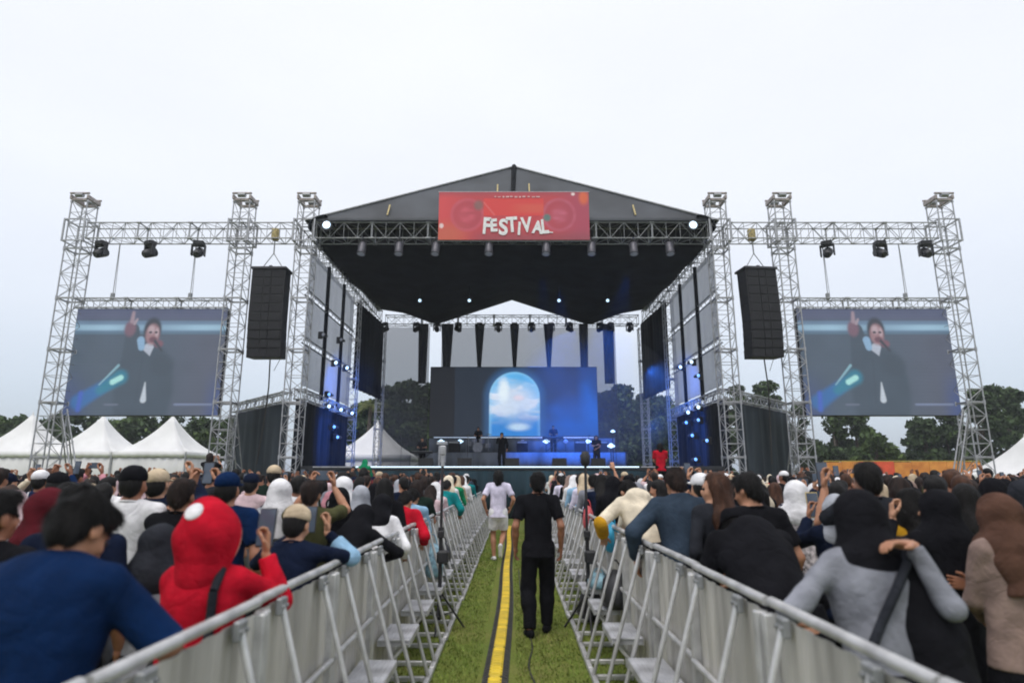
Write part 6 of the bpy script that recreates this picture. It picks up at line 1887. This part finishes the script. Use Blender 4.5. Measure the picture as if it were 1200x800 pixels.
# keep clear of the tower feet
def clear(px, py):
    return all(abs(px - sx) > 1.0 or py < 24.9 for t_ in TX for sx in (t_, -t_))
spots = sorted([q for q in spots if clear(*q)], key=lambda q: q[1])
IND = 215
def zone(px, py):
    sd = 'left' if px < 0 else 'right'
    u = abs(px) / py
    dist = 'near' if py < 7 else 'middle' if py < 11.5 else 'far'
    where = 'by aisle' if u < .30 else 'below towers' if u < .47 else 'below screen' if u < .72 else 'at edge'
    return f'{dist} {sd} crowd', where, f'audience {sd} of the aisle'
labels_seen = {}
nph = 0; PHS = []
for q, (px, py) in enumerate(spots[:IND]):
    a = sample(); fem, hd, hm, topk, tm, pose = a
    lod = 1 if py < 8.6 else 0
    yaw = rc.choice((0, 0, 0, -36, 34, 62)) if lod else rc.choice((0, 0, -36, 34))
    me, J, tme, hme, bme, ume = proto(pose, fem, topk, hd, lod, yaw)
    s = (rc.gauss(.925, .028) if fem else rc.gauss(.98, .03))
    s *= 1 + .03 * min(max((py - 7) / 8, 0), 1)
    s = min(max(s, .86), 1.07)
    o = inst('person', me, SK[rc.randrange(4)])
    o.location = (px, py, 0); rz = rc.gauss(0, 11) - math.degrees(math.atan2(-px, 26 + 8 - py)) * .35; o.rotation_euler = (R(rc.gauss(0, 1.5)), R(rc.gauss(0, 1.5)), R(rz)); o.scale = (s, s, s)
    zn, wh, grp = zone(px, py)
    base = desc(*a) + ', ' + zn
    tag(o, base + ' ' + wh, 'person', grp)
    inst(CLOTH_NAMES[topk], tme, M['cloth ' + tm], o)
    inst(HEAD_NAMES[hd], hme, M['cloth ' + hm] if hd in ('hijab', 'cap') else M['hair ' + hm], o)
    if bme: inst('trousers', bme, M['cloth ' + rc.choice(['black', 'black', 'charcoal', 'navy', 'beige'])], o)
    if hd == 'cap': inst('hair', ume, M['hair black'], o)
    if lod and rc.random() < .4:
        side = rc.choice((-1, 1)); ks = ('strap', pose, fem, side)
        if ks not in CACHE:
            q = .96 if fem else 1.06; mb = MB(); pp = [(side * .15, -.085, 1.0), (side * .07, -.128 * q, 1.14), (-side * .02, -.138 * q, 1.27), (-side * .09, -.105, 1.39), (-side * .115, -.03, 1.452)]
            for a_, b_ in zip(pp[:-1], pp[1:]): mb.tube(a_, b_, .015, n=6)
            CACHE[ks] = mb.mesh('bag_strap', M['cloth black'])
        inst('bag_strap', CACHE[ks], M['cloth ' + rc.choice(['black', 'charcoal', 'brown', 'white'])], o)
    labels_seen.setdefault(base, []).append(o)
    if pose == 'phone' and nph < 60:
        nph += 1
        p = (J['WR'] + J['WL']) / 2 + np.array([0, .02, .105])
        ph = phone(wpos(o, p), rz, 'phone of the ' + base, land=rc.random() < .4, s=1.05)
        PHS.append((ph, o))
# farther heads: one mass of figures
def far_crowd(sub):
    mats = []; mi_of = {}
    Vs, Qs, Ms = [], [], []; off = 0
    def midx(m):
        if m.name not in mi_of: mi_of[m.name] = len(mats); mats.append(m)
        return mi_of[m.name]
    arr = {}
    def arrays(me):
        if me.name not in arr:
            V = np.empty(len(me.vertices) * 3, np.float32); me.vertices.foreach_get('co', V)
            Q = np.empty(len(me.loops), np.int32); me.loops.foreach_get('vertex_index', Q)
            arr[me.name] = (V.reshape(-1, 3), Q.reshape(-1, 4))
        return arr[me.name]
    for px, py in sub:
        a = sample(); fem, hd, hm, topk, tm, pose = a
        me, J, tme, hme, bme, ume = proto(pose, fem, topk, hd, 0, rc.choice((0, 0, -36, 34)))
        s = min(max(rc.gauss(.96, .035) if fem else rc.gauss(1.01, .035), .88), 1.09)
        Rz = rotm('Z', rc.gauss(0, 12)) * s
        for m_, mm in ((me, SK[rc.randrange(4)]), (tme, M['cloth ' + tm]), (hme, M['cloth ' + hm] if hd in ('hijab', 'cap') else M['hair ' + hm]), (bme, M['cloth black'])):
            if m_ is None: continue
            V, Q = arrays(m_)
            Vs.append(V @ Rz.T + np.array([px, py, 0])); Qs.append(Q + off); off += len(V); Ms.append(np.full(len(Q), midx(mm)))
    me = mesh_np('crowd', np.concatenate(Vs), np.concatenate(Qs), mats, np.concatenate(Ms))
    tag(obj('crowd', me), 'dense far crowd of small standing spectators filling the field below the stage', 'crowd', kind='stuff')
if len(spots) > IND: far_crowd(spots[IND:])
# labels that came out alike are told apart by their order from the left
for base, os_ in labels_seen.items():
    if len({o['label'] for o in os_}) == len(os_): continue
    os_.sort(key=lambda o: o.location[0] / o.location[1])
    for k, o in enumerate(os_):
        o['label'] = base + ', ' + ('leftmost' if k == 0 else 'rightmost' if k == len(os_) - 1 else f'{ORD[k]} from left')
for ph, o in PHS: ph['label'] = 'phone of ' + o['label'].replace(', hands up', '').replace('person in ', '')

# ------------------------------------------------------------------ stage smoke lit by the blue lamps
sk = MB().lathe([(max(.001, 4.6 * math.sin(math.pi * k / 14)), -3.9 * math.cos(math.pi * k / 14)) for k in range(15)], (0, 0, 0), 24)
sm_ = bpy.data.materials.new('smoke'); sm_.use_nodes = True
sm_.node_tree.nodes.remove(sm_.node_tree.nodes['Principled BSDF'])
pv = sm_.node_tree.nodes.new('ShaderNodeVolumePrincipled'); pv.inputs['Color'].default_value = (.9, .95, 1.0, 1); pv.inputs['Density'].default_value = .018
sm_.node_tree.links.new(pv.outputs[0], sm_.node_tree.nodes['Material Output'].inputs['Volume'])
so_ = tag(obj('smoke', sk, sm_), 'thin blue lit stage smoke drifting at the right of the stage', 'smoke', kind='stuff')
so_.location = (4.3, 33.6, 5.6)
# ------------------------------------------------------------------ thin damp air over the field
hz = MB().box((0, 0, 9.5), (610, 610, 21))
hm_ = bpy.data.materials.new('haze'); hm_.use_nodes = True
hm_.node_tree.nodes.remove(hm_.node_tree.nodes['Principled BSDF'])
pv = hm_.node_tree.nodes.new('ShaderNodeVolumePrincipled'); pv.inputs['Color'].default_value = (.90, .95, 1.0, 1); pv.inputs['Density'].default_value = .0009; pv.inputs['Anisotropy'].default_value = .2
hm_.node_tree.links.new(pv.outputs[0], hm_.node_tree.nodes['Material Output'].inputs['Volume'])
tag(obj('haze', hz, hm_), 'thin pale damp air over the whole field', 'haze', kind='stuff')
